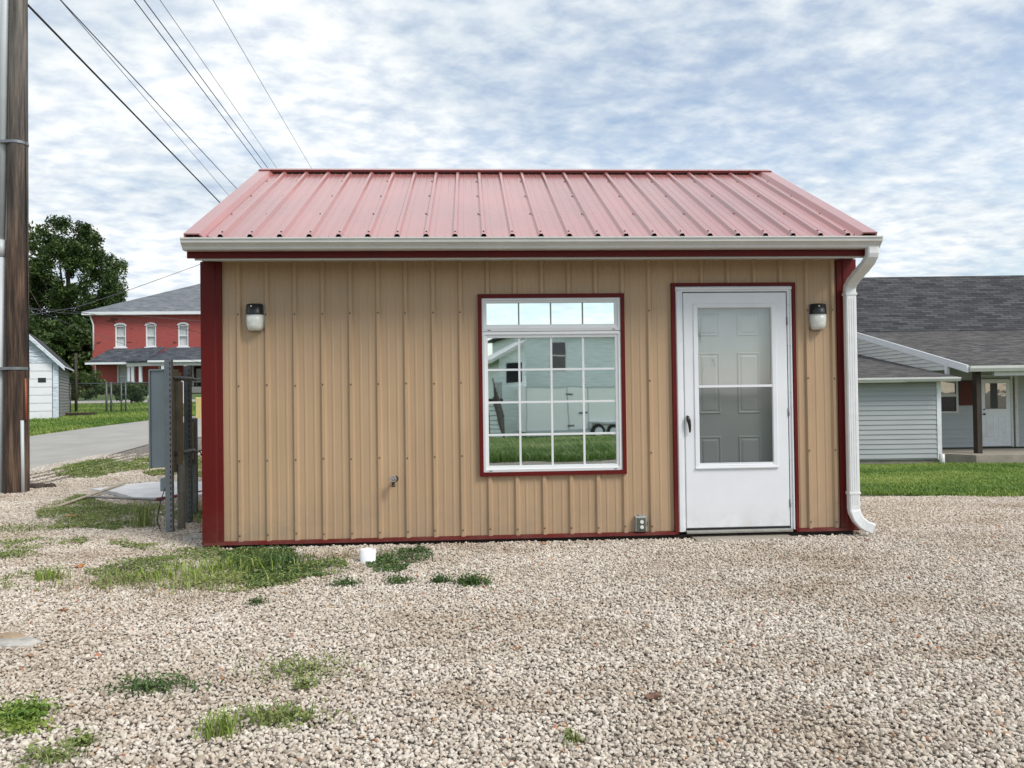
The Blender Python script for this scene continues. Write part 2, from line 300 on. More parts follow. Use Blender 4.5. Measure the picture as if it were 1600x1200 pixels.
# ------------------------------------------------------------------ mesh builder
class MB:
    def __init__(s): s.v = []; s.f = []; s.m = []; s.uv = {}; s.sm = []
    def face(s, pts, m=0, uv=None, smooth=False):
        i = len(s.v); s.v += [tuple(p) for p in pts]; s.f.append(list(range(i, i + len(pts)))); s.m.append(m); s.sm.append(smooth)
        if uv: s.uv[len(s.f) - 1] = uv
        return s
    def box(s, x0, x1, y0, y1, z0, z1, m=0, bev=0.):
        if bev: return s.bbox(x0, x1, y0, y1, z0, z1, bev, m)
        i = len(s.v)
        s.v += [(x, y, z) for z in (z0, z1) for y in (y0, y1) for x in (x0, x1)]
        for f in ((0, 2, 3, 1), (4, 5, 7, 6), (0, 1, 5, 4), (1, 3, 7, 5), (3, 2, 6, 7), (2, 0, 4, 6)):
            s.f.append([i + k for k in f]); s.m.append(m); s.sm.append(False)
        return s
    def bbox(s, x0, x1, y0, y1, z0, z1, b, m=0):
        # box with chamfered vertical-plane edges (profile in x,z, extruded in y with a front chamfer)
        P = lambda k: [(x0 + k, z0 + k), (x1 - k, z0 + k), (x1 - k, z1 - k), (x0 + k, z1 - k)]
        rings = [[(x, y0, z) for x, z in P(b)], [(x, y0 + b, z) for x, z in P(0)], [(x, y1, z) for x, z in P(0)]]
        return s.loft(rings, m, True, False)
    def loft(s, rings, m=0, cap=True, smooth=False, closed=True):
        i = len(s.v); n = len(rings[0])
        for r in rings: s.v += [tuple(p) for p in r]
        for a in range(len(rings) - 1):
            for k in range(n if closed else n - 1):
                k2 = (k + 1) % n
                s.f.append([i + a * n + k, i + a * n + k2, i + (a + 1) * n + k2, i + (a + 1) * n + k]); s.m.append(m); s.sm.append(smooth)
        if cap and closed:
            s.f.append([i + k for k in range(n)][::-1]); s.m.append(m); s.sm.append(False)
            j = i + (len(rings) - 1) * n; s.f.append([j + k for k in range(n)]); s.m.append(m); s.sm.append(False)
        return s
    def tube(s, path, r, n=10, m=0, smooth=True, cap=True):
        path = [Vector(p) for p in path]; rr = r if isinstance(r, (list, tuple)) else [r] * len(path); rings = []
        t0 = (path[1] - path[0]).normalized(); ref = Vector((0, 0, 1)) if abs(t0.z) < .9 else Vector((1, 0, 0))
        a = t0.cross(ref).normalized()
        for k, p in enumerate(path):
            t = (path[min(k + 1, len(path) - 1)] - path[max(k - 1, 0)]).normalized()
            a = (a - t * a.dot(t)).normalized(); b = t.cross(a)
            rings.append([p + (a * math.cos(q) + b * math.sin(q)) * rr[k] for q in (2 * math.pi * j / n for j in range(n))])
        return s.loft(rings, m, cap, smooth)
    def rectube(s, path, w_, d_, m=0):
        # rectangular section swept in the x,z plane; w_ in plane, d_ along y
        path = [Vector(p) for p in path]; rings = []
        for k, p in enumerate(path):
            t = (path[min(k + 1, len(path) - 1)] - path[max(k - 1, 0)]).normalized(); a = Vector((t.z, 0, -t.x)); y = Vector((0, 1, 0))
            c = min(w_, d_) * .12
            rings.append([p + a * u * w_ / 2 + y * v * d_ / 2 for u, v in ((-1, -.8), (-.8, -1), (.8, -1), (1, -.8), (1, .8), (.8, 1), (-.8, 1), (-1, .8))])
        return s.loft(rings, m, True, False)
    def cyl(s, c, r, h, axis='z', n=20, m=0, r2=None, smooth=True):
        c = Vector(c); d = {'x': Vector((1, 0, 0)), 'y': Vector((0, 1, 0)), 'z': Vector((0, 0, 1))}[axis]
        return s.tube([c, c + d * h], [r, r if r2 is None else r2], n, m, smooth)
    def ring(s, c, r0, r1, h, n=24, m=0):
        c = Vector(c); prof = [(r1, 0), (r1, h), (r0, h), (r0, h * .1)]
        rings = [[c + Vector((a * math.cos(2 * math.pi * j / n), a * math.sin(2 * math.pi * j / n), z)) for j in range(n)] for a, z in prof]
        return s.loft(rings, m, False, True)
    def prism(s, prof, x0, x1, m=0, axis='x'):
        P = (lambda x, a, b: (x, a, b)) if axis == 'x' else ((lambda x, a, b: (a, x, b)) if axis == 'y' else (lambda x, a, b: (a, b, x)))
        return s.loft([[P(x0, a, b) for a, b in prof], [P(x1, a, b) for a, b in prof]], m, True, False)
    def build(s, name, mats, parent=None, loc=None, rotz=0.):
        me = bpy.data.meshes.new(name); me.from_pydata(s.v, [], s.f)
        if not isinstance(mats, (list, tuple)): mats = [mats]
        for m_ in mats: me.materials.append(M[m_] if isinstance(m_, str) else m_)
        me.polygons.foreach_set('material_index', s.m); me.polygons.foreach_set('use_smooth', s.sm)
        if s.uv:
            ul = me.uv_layers.new(name='UVMap')
            for fi, uv in s.uv.items():
                ls = me.polygons[fi].loop_start
                for k, q in enumerate(uv): ul.data[ls + k].uv = q
        me.update()
        o = bpy.data.objects.new(name, me); col.objects.link(o)
        if parent: o.parent = parent
        if loc is not None: o.location = loc; o.rotation_euler = (0, 0, rotz)
        return o
def empty(name, loc, rotz=0.):
    o = bpy.data.objects.new(name, None); o.location = loc; o.rotation_euler = (0, 0, rotz); o.empty_display_size = .2; col.objects.link(o); return o
def tag(o, label=None, cat=None, group=None, kind=None):
    if label: o['label'] = label
    if cat: o['category'] = cat
    if group: o['group'] = group
    if kind: o['kind'] = kind
    return o
def slopequad(mb, a, b, c, d, m=0):
    """quad a,b (eave) c,d (top) with UVs in metres"""
    a, b, c, d = map(Vector, (a, b, c, d)); u = (b - a).normalized(); n = u.cross(d - a).normalized(); v = n.cross(u)
    q = [((p - a).dot(u), (p - a).dot(v)) for p in (a, b, c, d)]
    mb.face([a, b, c, d], m, q)
def slab_roof(mb, pts, th=.05, m=0, me=1):
    """sloped polygon with thickness: top carries UVs, edges and underside take material me"""
    P = [Vector(p) for p in pts]; u = (P[1] - P[0]).normalized(); n = u.cross(P[-1] - P[0]).normalized()
    if n.z < 0: n = -n
    v = n.cross(u); mb.face(P, m, [((p - P[0]).dot(u), (p - P[0]).dot(v)) for p in P])
    Q = [p - Vector((0, 0, th)) for p in P]; mb.face(Q[::-1], me)
    for k in range(len(P)):
        k2 = (k + 1) % len(P); mb.face([P[k], Q[k], Q[k2], P[k2]], me)
def lap(mb, o, u, zlist, lo, hi, exposure=.13, out=None, m=0, depth=.024):
    """lap siding on vertical plane through o along u; lo(z), hi(z) give the span"""
    u = Vector(u).normalized(); out = Vector(out); z0, z1 = zlist; z = z0; o = Vector(o)
    while z < z1 - 1e-4:
        zt = min(z + exposure, z1); zm = z; a0, b0, a1, b1 = lo(zm), hi(zm), lo(zt), hi(zt)
        if b0 - a0 > .01:
            if b1 < a1: a1 = b1 = (a1 + b1) / 2
            P = lambda s_, q, d_: o + u * s_ + Vector((0, 0, q)) + out * d_
            mb.face([P(a0, z, depth), P(b0, z, depth), P(b1, zt, .002), P(a1, zt, .002)], m)
            mb.face([P(a0, z, depth), P(a0, z, 0), P(b0, z, 0), P(b0, z, depth)], m)
        z = zt

# =================================================================== GROUND
def axis_vals(lo, hi, fine_lo, fine_hi, fs, grow=1.25):
    v = list(np.arange(fine_lo, fine_hi + 1e-6, fs)); s_ = fs; x = fine_hi
    while x < hi: s_ *= grow; x += s_; v.append(min(x, hi))
    s_ = fs; x = fine_lo
    while x > lo: s_ *= grow; x -= s_; v.insert(0, max(x, lo))
    return np.array(v)
def grid_mesh(name, X, Y, Z, m, **k):
    ny, nx = X.shape; me = bpy.data.meshes.new(name)
    V = np.stack([X, Y, Z], -1).reshape(-1, 3); i = np.arange(ny * nx).reshape(ny, nx)
    Fq = np.stack([i[:-1, :-1], i[:-1, 1:], i[1:, 1:], i[1:, :-1]], -1).reshape(-1, 4)
    me.from_pydata(V.tolist(), [], Fq.tolist()); me.materials.append(M[m]); me.polygons.foreach_set('use_smooth', [True] * len(me.polygons))
    o = bpy.data.objects.new(name, me); col.objects.link(o); tag(o, **k); return o
gx = axis_vals(-900, 900, -42, 24, .5); gy = axis_vals(-500, 1500, -30, 64, .5)
GX, GY = np.meshgrid(gx, gy); grid_mesh('ground', GX, GY, terr(GX, GY), 'gbed', kind='structure')
def strip(name, pts_a, pts_b, n, m, off, k=4, **kw):
    """sheet between two polylines, following the terrain"""
    def res(P):
        P = np.array(P, float); d = np.r_[0, np.cumsum(np.hypot(*np.diff(P, axis=0).T))]; t = np.linspace(0, d[-1], n)
        return np.stack([np.interp(t, d, P[:, 0]), np.interp(t, d, P[:, 1])], -1)
    A, B = res(pts_a), res(pts_b); t = np.linspace(0, 1, k)[:, None, None]
    G = A[None] * (1 - t) + B[None] * t
    if name != 'road': 
        G[0, :, 1] += npr.normal(0, .07, n)
    return grid_mesh(name, G[..., 0], G[..., 1], terr(G[..., 0], G[..., 1]) + off, m, kind='structure', **kw), A, B
g = lambda px, py: tuple(gnd(px, py)[:2])
near = [(-14.5, 4.5), g(2, 775), g(47, 741), g(110, 728), g(181, 709), g(235, 694), g(318, 683)]
far = [(-20, 13), g(2, 690), g(47, 682), g(140, 669), g(235, 657), g(300, 651), g(330, 649)]
near.append((near[-1][0] + 14, near[-1][1] + 9)); far.append((far[-1][0] + 14, far[-1][1] + 7))
_, RA, RB = strip('road', near, far, 120, 'asphalt', .012, 16)
# lawn beyond the road, as far as the cross street
fl = [tuple(p) for p in RB]
strip('lawn_beyond_road', fl, [(-60, 40.5), (2, 41.0)], 120, 'lawnbase', .008, 40)
strip('street', [(-60, 40.5), (8, 41.5)], [(-60, 44.5), (8, 45.5)], 80, 'asphalt', .014, 6)
strip('house_lawn', [(-70, 44.5), (8, 45.5)], [(-90, 120), (10, 120)], 80, 'lawnbase', .009, 60)
strip('lawn', [(3.0, 9.75), g(1347, 774), g(1400, 774), g(1500, 776), g(1600, 777), (16, 9.6), (26, 9.3)], [(3.0, 60), (40, 60)], 100, 'lawnbase', .010, 90)
bk = [(-30, .5), (-12, .2), (-3, -.55), (-1.2, -.75), (.0, -1.15), (1.5, -1.3), (4, -1.2), (14, -1.2), (40, -1)]
strip('back_lawn', bk, [(-30, -90), (40, -90)], 100, 'lawnbase', .010, 110)

# =================================================================== SHED
PL = Vector((-2.54, 6.33, 0)); PR = Vector((2.96, 6.63, 0)); YAW = math.atan2(.30, 5.50)
UX = (PR - PL).normalized(); UY = Vector((-UX.y, UX.x, 0))
def wl(x, y, z): return PL + UX * x + UY * y + Vector((0, 0, z))
W_, D_, WT = 5.508, 3.74, 2.34
shed = empty('shed', PL, YAW)
tag(shed, 'small tan ribbed metal shed with dark red trim and pinkish red metal roof', 'shed')
def profile(x0, x1, phase, pitch=.2286, h=.020, mh=.0032):
    pts = [(x0, None), (x1, None)]; k0 = int((x0 - phase) / pitch) - 2; prof = []
    for k in range(k0, k0 + int((x1 - x0) / pitch) + 6):
        c = phase + k * pitch
        prof += [(c - .026, 0), (c - .012, h), (c + .012, h), (c + .026, 0)]
        for q in (1 / 3, 2 / 3):
            d = c + pitch * q; prof += [(d - .012, 0), (d - .006, mh), (d + .006, mh), (d + .012, 0)]
    xs = [p[0] for p in prof]; hs = [p[1] for p in prof]
    out = [(x0, float(np.interp(x0, xs, hs)))] + [p for p in prof if x0 < p[0] < x1] + [(x1, float(np.interp(x1, xs, hs)))]
    return out
def dome(mb, c, nrm, r, m=0):
    nrm = Vector(nrm).normalized(); a = nrm.cross(Vector((1, 0, 0)) if abs(nrm.x) < .9 else Vector((0, 1, 0))).normalized(); b = nrm.cross(a); c = Vector(c)
    rings = [[c + (a * math.cos(q) + b * math.sin(q)) * rr + nrm * hh for q in (math.pi * 2 * j / 7 for j in range(7))] for rr, hh in ((r, 0), (r * .95, r * .35), (r * .5, r * .75))]
    mb.loft(rings, m, True, True)
wp = MB()
for x0, x1, z0, z1 in ((.15, 2.27, .03, WT + .02), (2.27, 3.495, .03, .54), (2.27, 3.495, 2.05, WT + .02), (3.495, 3.915, .03, WT + .02), (3.915, 4.977, 2.135, WT + .02), (4.977, 5.375, .03, WT + .02)):
    p = profile(x0, x1, .290)
    for (xa, ha), (xb, hb) in zip(p, p[1:]):
        wp.face([(xa, -ha, z0), (xb, -hb, z0), (xb, -hb, z1), (xa, -ha, z1)])
for k in range(24):
    c = .290 + .2286 * k
    for z in (.085, .70, 1.315, 1.905):
        x = c - .002
        if 2.24 < x < 3.52 and z > .5: continue
        if 3.88 < x < 5.0 or x > 5.36: continue
        dome(wp, (x + rnd.uniform(-.003, .003), -.020, z + rnd.uniform(-.006, .006)), (0, -1, 0), .0075, 1)
wp.build('wall_panel', ['tan', 'tanscrew'], shed)
sidep = MB()
for xx, sgn in ((0, -1), (W_, 1)):
    p = profile(.02, D_ - .02, .2)
    for (ya, ha), (yb, hb) in zip(p, p[1:]):
        rz = lambda y: 2.635 + .52 * min(y, D_ - y)
        sidep.face([(xx + sgn * ha, ya, .03), (xx + sgn * hb, yb, .03), (xx + sgn * hb, yb, rz(yb)), (xx + sgn * ha, ya, rz(ya))])
p = profile(.1, W_ - .1, .29)
for (xa, ha), (xb, hb) in zip(p, p[1:]): sidep.face([(xa, D_ + ha, .03), (xb, D_ + hb, .03), (xb, D_ + hb, 2.5), (xa, D_ + ha, 2.5)])
sidep.build('side_wall', 'tan', shed)
core = MB(); core.box(.02, W_ - .02, .12, D_ - .02, .0, 2.36); core.build('inner_wall', 'black', shed)
fd = MB(); fd.box(.03, W_ - .03, .02, D_ - .03, -.5, .0); fd.build('foundation', 'darkwood', shed)  # dark surface paints in the shaded gap below the base trim
def corner(x0, sx, y0=0, sy=1):
    mb = MB(); t = .155 * sx
    prof = [(x0 - .012 * sx, y0 - .030 * sy), (x0 + .10 * sx, y0 - .030 * sy), (x0 + .112 * sx, y0 - .022 * sy), (x0 + t, y0 - .022 * sy), (x0 + t, y0 + .02 * sy), (x0 + .012 * sx, y0 + .02 * sy), (x0 + .012 * sx, y0 + .15 * sy), (x0 - .012 * sx, y0 + .15 * sy)]
    mb.loft([[(a, b, .012) for a, b in prof], [(a, b, 2.338) for a, b in prof]]); return mb.build('corner_trim', 'trimred', shed)
corner(0, 1); corner(W_, -1); corner(0, 1, D_, -1); corner(W_, -1, D_, -1)
bt = MB(); 
for a, b in ((-.0, 3.91), (4.975, W_)): bt.prism([(-.036, .008), (-.030, .03), (-.004, .036), (.02, .036), (.02, .008)], a, b)
bt.build('base_trim', 'trimred', shed)
# roof
EY, EZ, RY, RZ = -.36, 2.47, 1.87, 3.63
SL = Vector((0, RY - EY, RZ - EZ)); SLEN = SL.length; SL.normalize(); SN = Vector((0, -SL.z, SL.y))
def roof_pt(x, s_, h, back=False):
    p = Vector((x, EY, EZ)) + SL * s_ + SN * h
    return Vector((p.x, 2 * RY - p.y, p.z)) if back else p
for back in (False, True):
    rp = MB(); p = profile(.02, W_ - .02, .258, h=.025, mh=.0035)
    for (xa, ha), (xb, hb) in zip(p, p[1:]):
        rp.face([roof_pt(xa, 0, ha, back), roof_pt(xb, 0, hb, back), roof_pt(xb, SLEN, hb, back), roof_pt(xa, SLEN, ha, back)])
    for k in range(23):
        x = .258 + .2286 * k
        if not .17 < x < W_ - .17: continue
        n = SN if not back else Vector((0, -SN.y, SN.z))
        dome(rp, roof_pt(x, .07, .025, back), n, .0085, 1)
        if k % 2 == 1:
            for s_ in (.72, 1.40, 2.05): dome(rp, roof_pt(x - .034, s_ + rnd.uniform(-.01, .01), .0, back), n, .0085, 1)
    rp.face([roof_pt(.02, .0, -.02, back), roof_pt(.02, SLEN, -.02, back), roof_pt(W_ - .02, SLEN, -.02, back), roof_pt(W_ - .02, .0, -.02, back)], 1)
    rp.build('roof_panel', ['roofred', 'screw'], shed)
    for x0, sx in ((-.015, 1), (W_ + .015, -1)):
        rt = MB(); prof = [(0, -.10), (0, .036), (.118, .036), (.150, .003), (.146, -.012), (.112, .026), (.012, .026), (.012, -.10)]
        rt.loft([[roof_pt(x0 + sx * a, s_, h, back) for a, h in prof] for s_ in (-.012, SLEN - .01)])
        for s_ in (.03, .72, 1.40, 2.05): dome(rt, roof_pt(x0 + sx * .168, s_, .0, back), SN, .0085, 1)
        rt.build('rake_trim', ['roofred', 'screw'], shed)
rc = MB()
prof = [roof_pt(0, SLEN - .095, .004), roof_pt(0, SLEN - .10, .036), Vector((0, RY, RZ + .040)), roof_pt(0, SLEN - .10, .036, True), roof_pt(0, SLEN - .095, .004, True), Vector((0, RY, RZ + .030))]
rc.loft([[(x, q.y, q.z) for q in prof] for x in (.0 - .012, W_ + .012)])
lipc = MB(); lip = [roof_pt(0, SLEN - .105, .022), roof_pt(0, SLEN - .112, .024), Vector(roof_pt(0, SLEN - .112, .046)), Vector(roof_pt(0, SLEN - .10, .046))]
lipc.loft([[(x, q.y, q.z) for q in lip] for x in (-.010, W_ + .010)]); lipc.build('ridge_lip', 'lipred', shed)
fo = MB(); fo.loft([[(x, q.y, q.z) for q in (roof_pt(0, SLEN - .104, -.002), roof_pt(0, SLEN - .104, .0205), roof_pt(0, SLEN - .09, .0205), roof_pt(0, SLEN - .09, -.002))] for x in (.14, W_ - .14)]); fo.build('ridge_gap_shade', 'black', shed)  # black filler strip stands in for the shade in the gap under the ridge
for k in range(0, 24): dome(rc, roof_pt(.258 + .2286 * k - .0, SLEN - .07, .038), SN, .007, 1) if .258 + .2286 * k < W_ else None
rc.build('ridge_cap', ['roofred', 'screw'], shed)
for y0, y1 in ((-.358, -.335), (2 * RY + .335, 2 * RY + .358)):
    fa = MB(); fa.box(.0, W_, y0, y1, 2.310, 2.462); fa.build('fascia', 'trimred', shed)
for ya, yb_, yc in ((-.334, .02, -1), (D_ - .02, D_ + .334, 1)):
    sf = MB(); sf.box(.005, W_ - .005, ya, yb_, 2.341, 2.351); sf.build('soffit', 'gutter', shed)
sf = MB(); sf.box(.05, W_ - .05, -.333, -.318, 2.297, 2.312); sf.box(.05, W_ - .05, -.3335, -.330, 2.312, 2.341); sf.build('soffit_strip', 'gutter', shed)
gt = MB(); gp = [(-.360, 2.445), (-.360, 2.360), (-.425, 2.360), (-.436, 2.368), (-.440, 2.383), (-.455, 2.398), (-.472, 2.410), (-.475, 2.434), (-.483, 2.436), (-.483, 2.447), (-.465, 2.447), (-.465, 2.412), (-.45, 2.402), (-.432, 2.384), (-.422, 2.366), (-.366, 2.366), (-.366, 2.445)]
gt.prism(gp, -.002, W_ + .004)
cap = [(-.360, 2.445), (-.360, 2.360), (-.425, 2.360), (-.440, 2.380), (-.472, 2.410), (-.480, 2.447)]
gt.prism(cap, -.008, -.001); gt.prism(cap, W_ + .003, W_ + .010)
gt.build('gutter', 'gutter', shed)
# downspout
dsx = 5.475
path = [(5.505, 0, 2.36), (5.505, 0, 2.30)]
P0, P1 = Vector((5.503, 0, 2.26)), Vector((5.415, 0, 2.12))
def arcpath():
    out = []
    for t in np.linspace(0, 1, 13):
        x = 5.505 + (5.418 - 5.505) * (3 * t * t - 2 * t ** 3); out.append((x, 0, 2.30 - .22 * t))
    return out
dp = MB()
pth = [(5.462, -.410, 2.37), (5.462, -.410, 2.32)]
for t in np.linspace(0.08, 1, 12):
    s_ = 3 * t * t - 2 * t ** 3
    pth.append((5.462 - .022 * s_, -.410 + .340 * s_, 2.32 - .245 * t))
pth += [(5.44, -.07, 2.0), (5.44, -.07, .20)]
for a in np.linspace(.15, 1, 6): pth.append((5.44 + .15 * (1 - math.cos(a * 1.15)) * .9, -.07 - .05 * a, .20 - .135 * math.sin(a * 1.15) * 1.15))
pth.append((pth[-1][0] + .055, -.13, pth[-1][2] - .022))
rings = []
Pv = [Vector(p) for p in pth]
for k, p_ in enumerate(Pv):
    t = (Pv[min(k + 1, len(Pv) - 1)] - Pv[max(k - 1, 0)]).normalized(); a = Vector((t.z, 0, -t.x)).normalized() * -1; b = t.cross(a).normalized()
    wv, dv = .092, .062
    pu = .94 if (2 < k < 13 or len(Pv) - 8 < k < len(Pv) - 1) and k % 2 else 1.0
    rings.append([p_ + a * u * wv / 2 * pu + b * v * dv / 2 * pu for u, v in ((-1, -.75), (-.8, -1), (.8, -1), (1, -.75), (1, .75), (.8, 1), (-.8, 1), (-1, .75))])
dp.loft(rings, 0, True, False)
for z in (2.03, .335):
    dp.box(5.390, 5.490, -.105, -.035, z - .011, z + .011, bev=.002)
for x in (5.42, 5.44, 5.46): dp.box(x - .0025, x + .0025, -.1035, -.101, .24, 1.99)
dp.build('downspout', 'downsp', shed)
# window
def frame_ring(mb, x0, x1, z0, z1, t, y0, y1, m=0, b=0.):
    mb.box(x0, x0 + t, y0, y1, z0, z1, m); mb.box(x1 - t, x1, y0, y1, z0, z1, m)
    mb.box(x0 + t, x1 - t, y0, y1, z1 - t, z1, m); mb.box(x0 + t, x1 - t, y0, y1, z0, z0 + t, m)
wt = MB(); frame_ring(wt, 2.262, 3.503, .530, 2.057, .034, -.034, .05); wt.build('window_trim', 'trimred', shed)
def sash(name, x0, x1, z0, z1, gx0, gx1, gz0, gz1):
    o = MB(); t = .02
    # outer ring, inner stepped ring
    def ring4(X0, X1, Z0, Z1, a0, a1, b0, b1, ya, yb):
        # ring between outer rect and inner rect with front at ya..yb bevel
        out = [(X0, Z0), (X1, Z0), (X1, Z1), (X0, Z1)]; inn = [(a0, b0), (a1, b0), (a1, b1), (a0, b1)]
        for k in range(4):
            k2 = (k + 1) % 4; o.face([(out[k][0], ya, out[k][1]), (out[k2][0], ya, out[k2][1]), (inn[k2][0], yb, inn[k2][1]), (inn[k][0], yb, inn[k][1])])
    m = .45
    mx0, mx1, mz0, mz1 = x0 + (gx0 - x0) * m, x1 - (x1 - gx1) * m, z0 + (gz0 - z0) * m, z1 - (z1 - gz1) * m
    ring4(x0, x1, z0, z1, x0, x1, z0, z1, .04, -.024)
    ring4(x0, x1, z0, z1, mx0, mx1, mz0, mz1, -.024, -.027); ring4(mx0, mx1, mz0, mz1, mx0 + .004, mx1 - .004, mz0 + .004, mz1 - .004, -.027, -.018)
    ring4(mx0 + .004, mx1 - .004, mz0 + .004, mz1 - .004, gx0, gx1, gz0, gz1, -.018, -.014); ring4(gx0, gx1, gz0, gz1, gx0, gx1, gz0, gz1, -.014, .012)
    for x in (x0 + .06, x1 - .06): o.box(x - .012, x + .012, -.0275, -.026, z0 + .008, z0 + .013, 1)
    return o.build(name, ['vinyl', 'black'], shed)
s1 = sash('transom_window', 2.296, 3.469, 1.743, 2.023, 2.337, 3.421, 1.800, 1.983)
s2 = sash('picture_window', 2.296, 3.469, .564, 1.739, 2.343, 3.424, .614, 1.690)
def child(mb, name, m, par): 
    o = mb.build(name, m, par); return o
pb = MB(); pb.face([(2.33, .004, 1.79), (3.43, .004, 1.79), (3.43, .004, 1.99), (2.33, .004, 1.99)]); child(pb, 'pane', 'mirror', s1)
pb = MB(); pb.face([(2.33, .004, .60), (3.43, .004, .60), (3.43, .004, 1.70), (2.33, .004, 1.70)]); child(pb, 'pane', 'mirror', s2)
for x in (2.608, 2.879, 3.150): gb = MB(); gb.box(x - .006, x + .006, -.003, .003, 1.798, 1.985); child(gb, 'muntin', 'grayplate', s1)
gb = MB()
for x in (2.608, 2.879, 3.150): gb.box(x - .0085, x + .0085, -.005, .003, .612, 1.692)
for z in (1.421, 1.147, .874):
    xs = [2.342, 2.5995, 2.6165, 2.8705, 2.8875, 3.1415, 3.1585, 3.425]
    for a, b in zip(xs[::2], xs[1::2]): gb.box(a, b, -.0045, .003, z - .0085, z + .0085)
child(gb, 'muntin_grid', 'vinyl', s2)
# door
dt = MB(); dt.box(3.908, 3.940, -.034, .05, .012, 2.141); dt.box(4.955, 4.983, -.034, .05, .012, 2.141); dt.box(3.940, 4.955, -.034, .05, 2.113, 2.141); dt.build('door_trim', 'trimred', shed)
dc = MB()
def casing(mb, x0, x1, z0, z1, hor=False):
    if hor: mb.prism([(-.022, z1), (-.030, z1 - .012), (-.030, z0 + .018), (-.018, z0 + .012), (-.018, z0), (.05, z0), (.05, z1)], x0, x1)
    else:
        s_ = 1 if x1 > x0 else -1
        mb.loft([[(a, b, z) for a, b in ((x0, -.022), (x0 + s_ * .010, -.030), (x1 - s_ * .022, -.030), (x1 - s_ * .018, -.018), (x1, -.018), (x1, .05), (x0, .05))] for z in (z0, z1)])
casing(dc, 3.942, 4.004, .03, 2.066); casing(dc, 4.953, 4.916, .03, 2.066); casing(dc, 3.942, 4.953, 2.067, 2.111, True)
for z in (.25, .62, 1.2, 1.6, 1.95):
    dome(dc, (4.925, -.030, z), (0, -1, 0), .004, 1); dome(dc, (3.985, -.018, z + .05), (0, -1, 0), .004, 1)
dc.build('door_frame', ['white', 'grayplate'], shed)
sd = MB(); X0, X1, Z0, Z1 = 4.010, 4.908, .055, 2.058; gx0, gx1, gz0, gz1 = 4.135, 4.770, .595, 1.926
def rr(mb, o0, i0, ya, yb, m=0):
    O = [(o0[0], o0[2]), (o0[1], o0[2]), (o0[1], o0[3]), (o0[0], o0[3])]; I = [(i0[0], i0[2]), (i0[1], i0[2]), (i0[1], i0[3]), (i0[0], i0[3])]
    for k in range(4):
        k2 = (k + 1) % 4; mb.face([(O[k][0], ya, O[k][1]), (O[k2][0], ya, O[k2][1]), (I[k2][0], yb, I[k2][1]), (I[k][0], yb, I[k][1])], m)
o_ = (X0, X1, Z0, Z1); a_ = (X0 + .006, X1 - .006, Z0 + .006, Z1 - .006); b_ = (gx0 - .045, gx1 + .045, gz0 - .035, gz1 + .04); c_ = (gx0 - .038, gx1 + .038, gz0 - .029, gz1 + .033); g_ = (gx0, gx1, gz0, gz1)
rr(sd, o_, o_, .02, -.012); rr(sd, o_, a_, -.012, -.018); rr(sd, a_, b_, -.018, -.018); rr(sd, b_, c_, -.018, -.027); rr(sd, c_, (gx0 - .006, gx1 + .006, gz0 - .006, gz1 + .006), -.027, -.025); rr(sd, (gx0 - .006, gx1 + .006, gz0 - .006, gz1 + .006), g_, -.025, -.018); rr(sd, g_, g_, -.018, .0)
sd.box(4.095, 4.815, -.034, -.0185, .560, .570)
sdo = sd.build('storm_door', 'white', shed)
q = MB(); q.box(gx0, gx1, -.024, -.002, 1.249, 1.269); child(q, 'sash_bar', 'white', sdo); q = MB(); q.box(gx0, gx1, -.020, -.002, gz0, gz0 + .012); child(q, 'bottom_rail', 'white', sdo)
q = MB(); q.face([(gx0, -.006, 1.269), (gx1, -.006, 1.269), (gx1, -.006, gz1), (gx0, -.006, gz1)]); child(q, 'glass_pane', 'stormup', sdo)
q = MB(); q.face([(gx0, -.010, gz0), (gx1, -.010, gz0), (gx1, -.010, 1.249), (gx0, -.010, 1.249)]); child(q, 'lower_screen', 'stormlow', sdo)
q = MB(); q.tube([(4.030, -.022, 1.008), (4.028, -.045, 1.002), (4.034, -.050, .975), (4.042, -.048, .93), (4.045, -.044, .885), (4.045, -.036, .872)], [.008, .013, .017, .013, .009, .007], 10)
q.cyl((4.034, -.018, .985), .012, -.025, 'y'); child(q, 'handle', 'black', sdo)
for z in (.22, 1.0, 1.78): q = MB(); q.cyl((4.912, -.022, z), .006, .07, 'z', 8); child(q, 'hinge', 'grayplate', sdo)
q = MB(); q.box(4.012, 4.906, -.020, .01, .040, .054); child(q, 'bottom_sweep', 'black', sdo)
idr = MB(); idr.box(4.01, 4.91, .058, .10, .05, 2.06)
for x0, x1 in ((4.150, 4.345), (4.495, 4.695), ):
    for z0, z1 in ((1.69, 1.885), (1.02, 1.55), (.24, .83)):
        idr_o = (x0, x1, z0, z1)
        rr(idr, idr_o, (x0 + .010, x1 - .010, z0 + .010, z1 - .010), .0575, .048); rr(idr, (x0 + .010, x1 - .010, z0 + .010, z1 - .010), (x0 + .024, x1 - .024, z0 + .024, z1 - .024), .048, .0572)
        rr(idr, (x0 + .024, x1 - .024, z0 + .024, z1 - .024), (x0 + .04, x1 - .04, z0 + .04, z1 - .04), .0572, .050); idr.face([(x0 + .04, .050, z0 + .04), (x1 - .04, .050, z0 + .04), (x1 - .04, .050, z1 - .04), (x0 + .04, .050, z1 - .04)])
idr.build('inner_door', 'white', shed)
th = MB(); th.prism([(-.055, .016), (-.055, .028), (-.03, .040), (.06, .042), (.06, .016)], 4.004, 4.918); th.build('threshold', 'threshold', shed)
st = MB(); st.box(4.05, 4.88, -.16, .02, -.10, -.012, bev=.01); st.build('door_sill_block', 'conc2', shed)

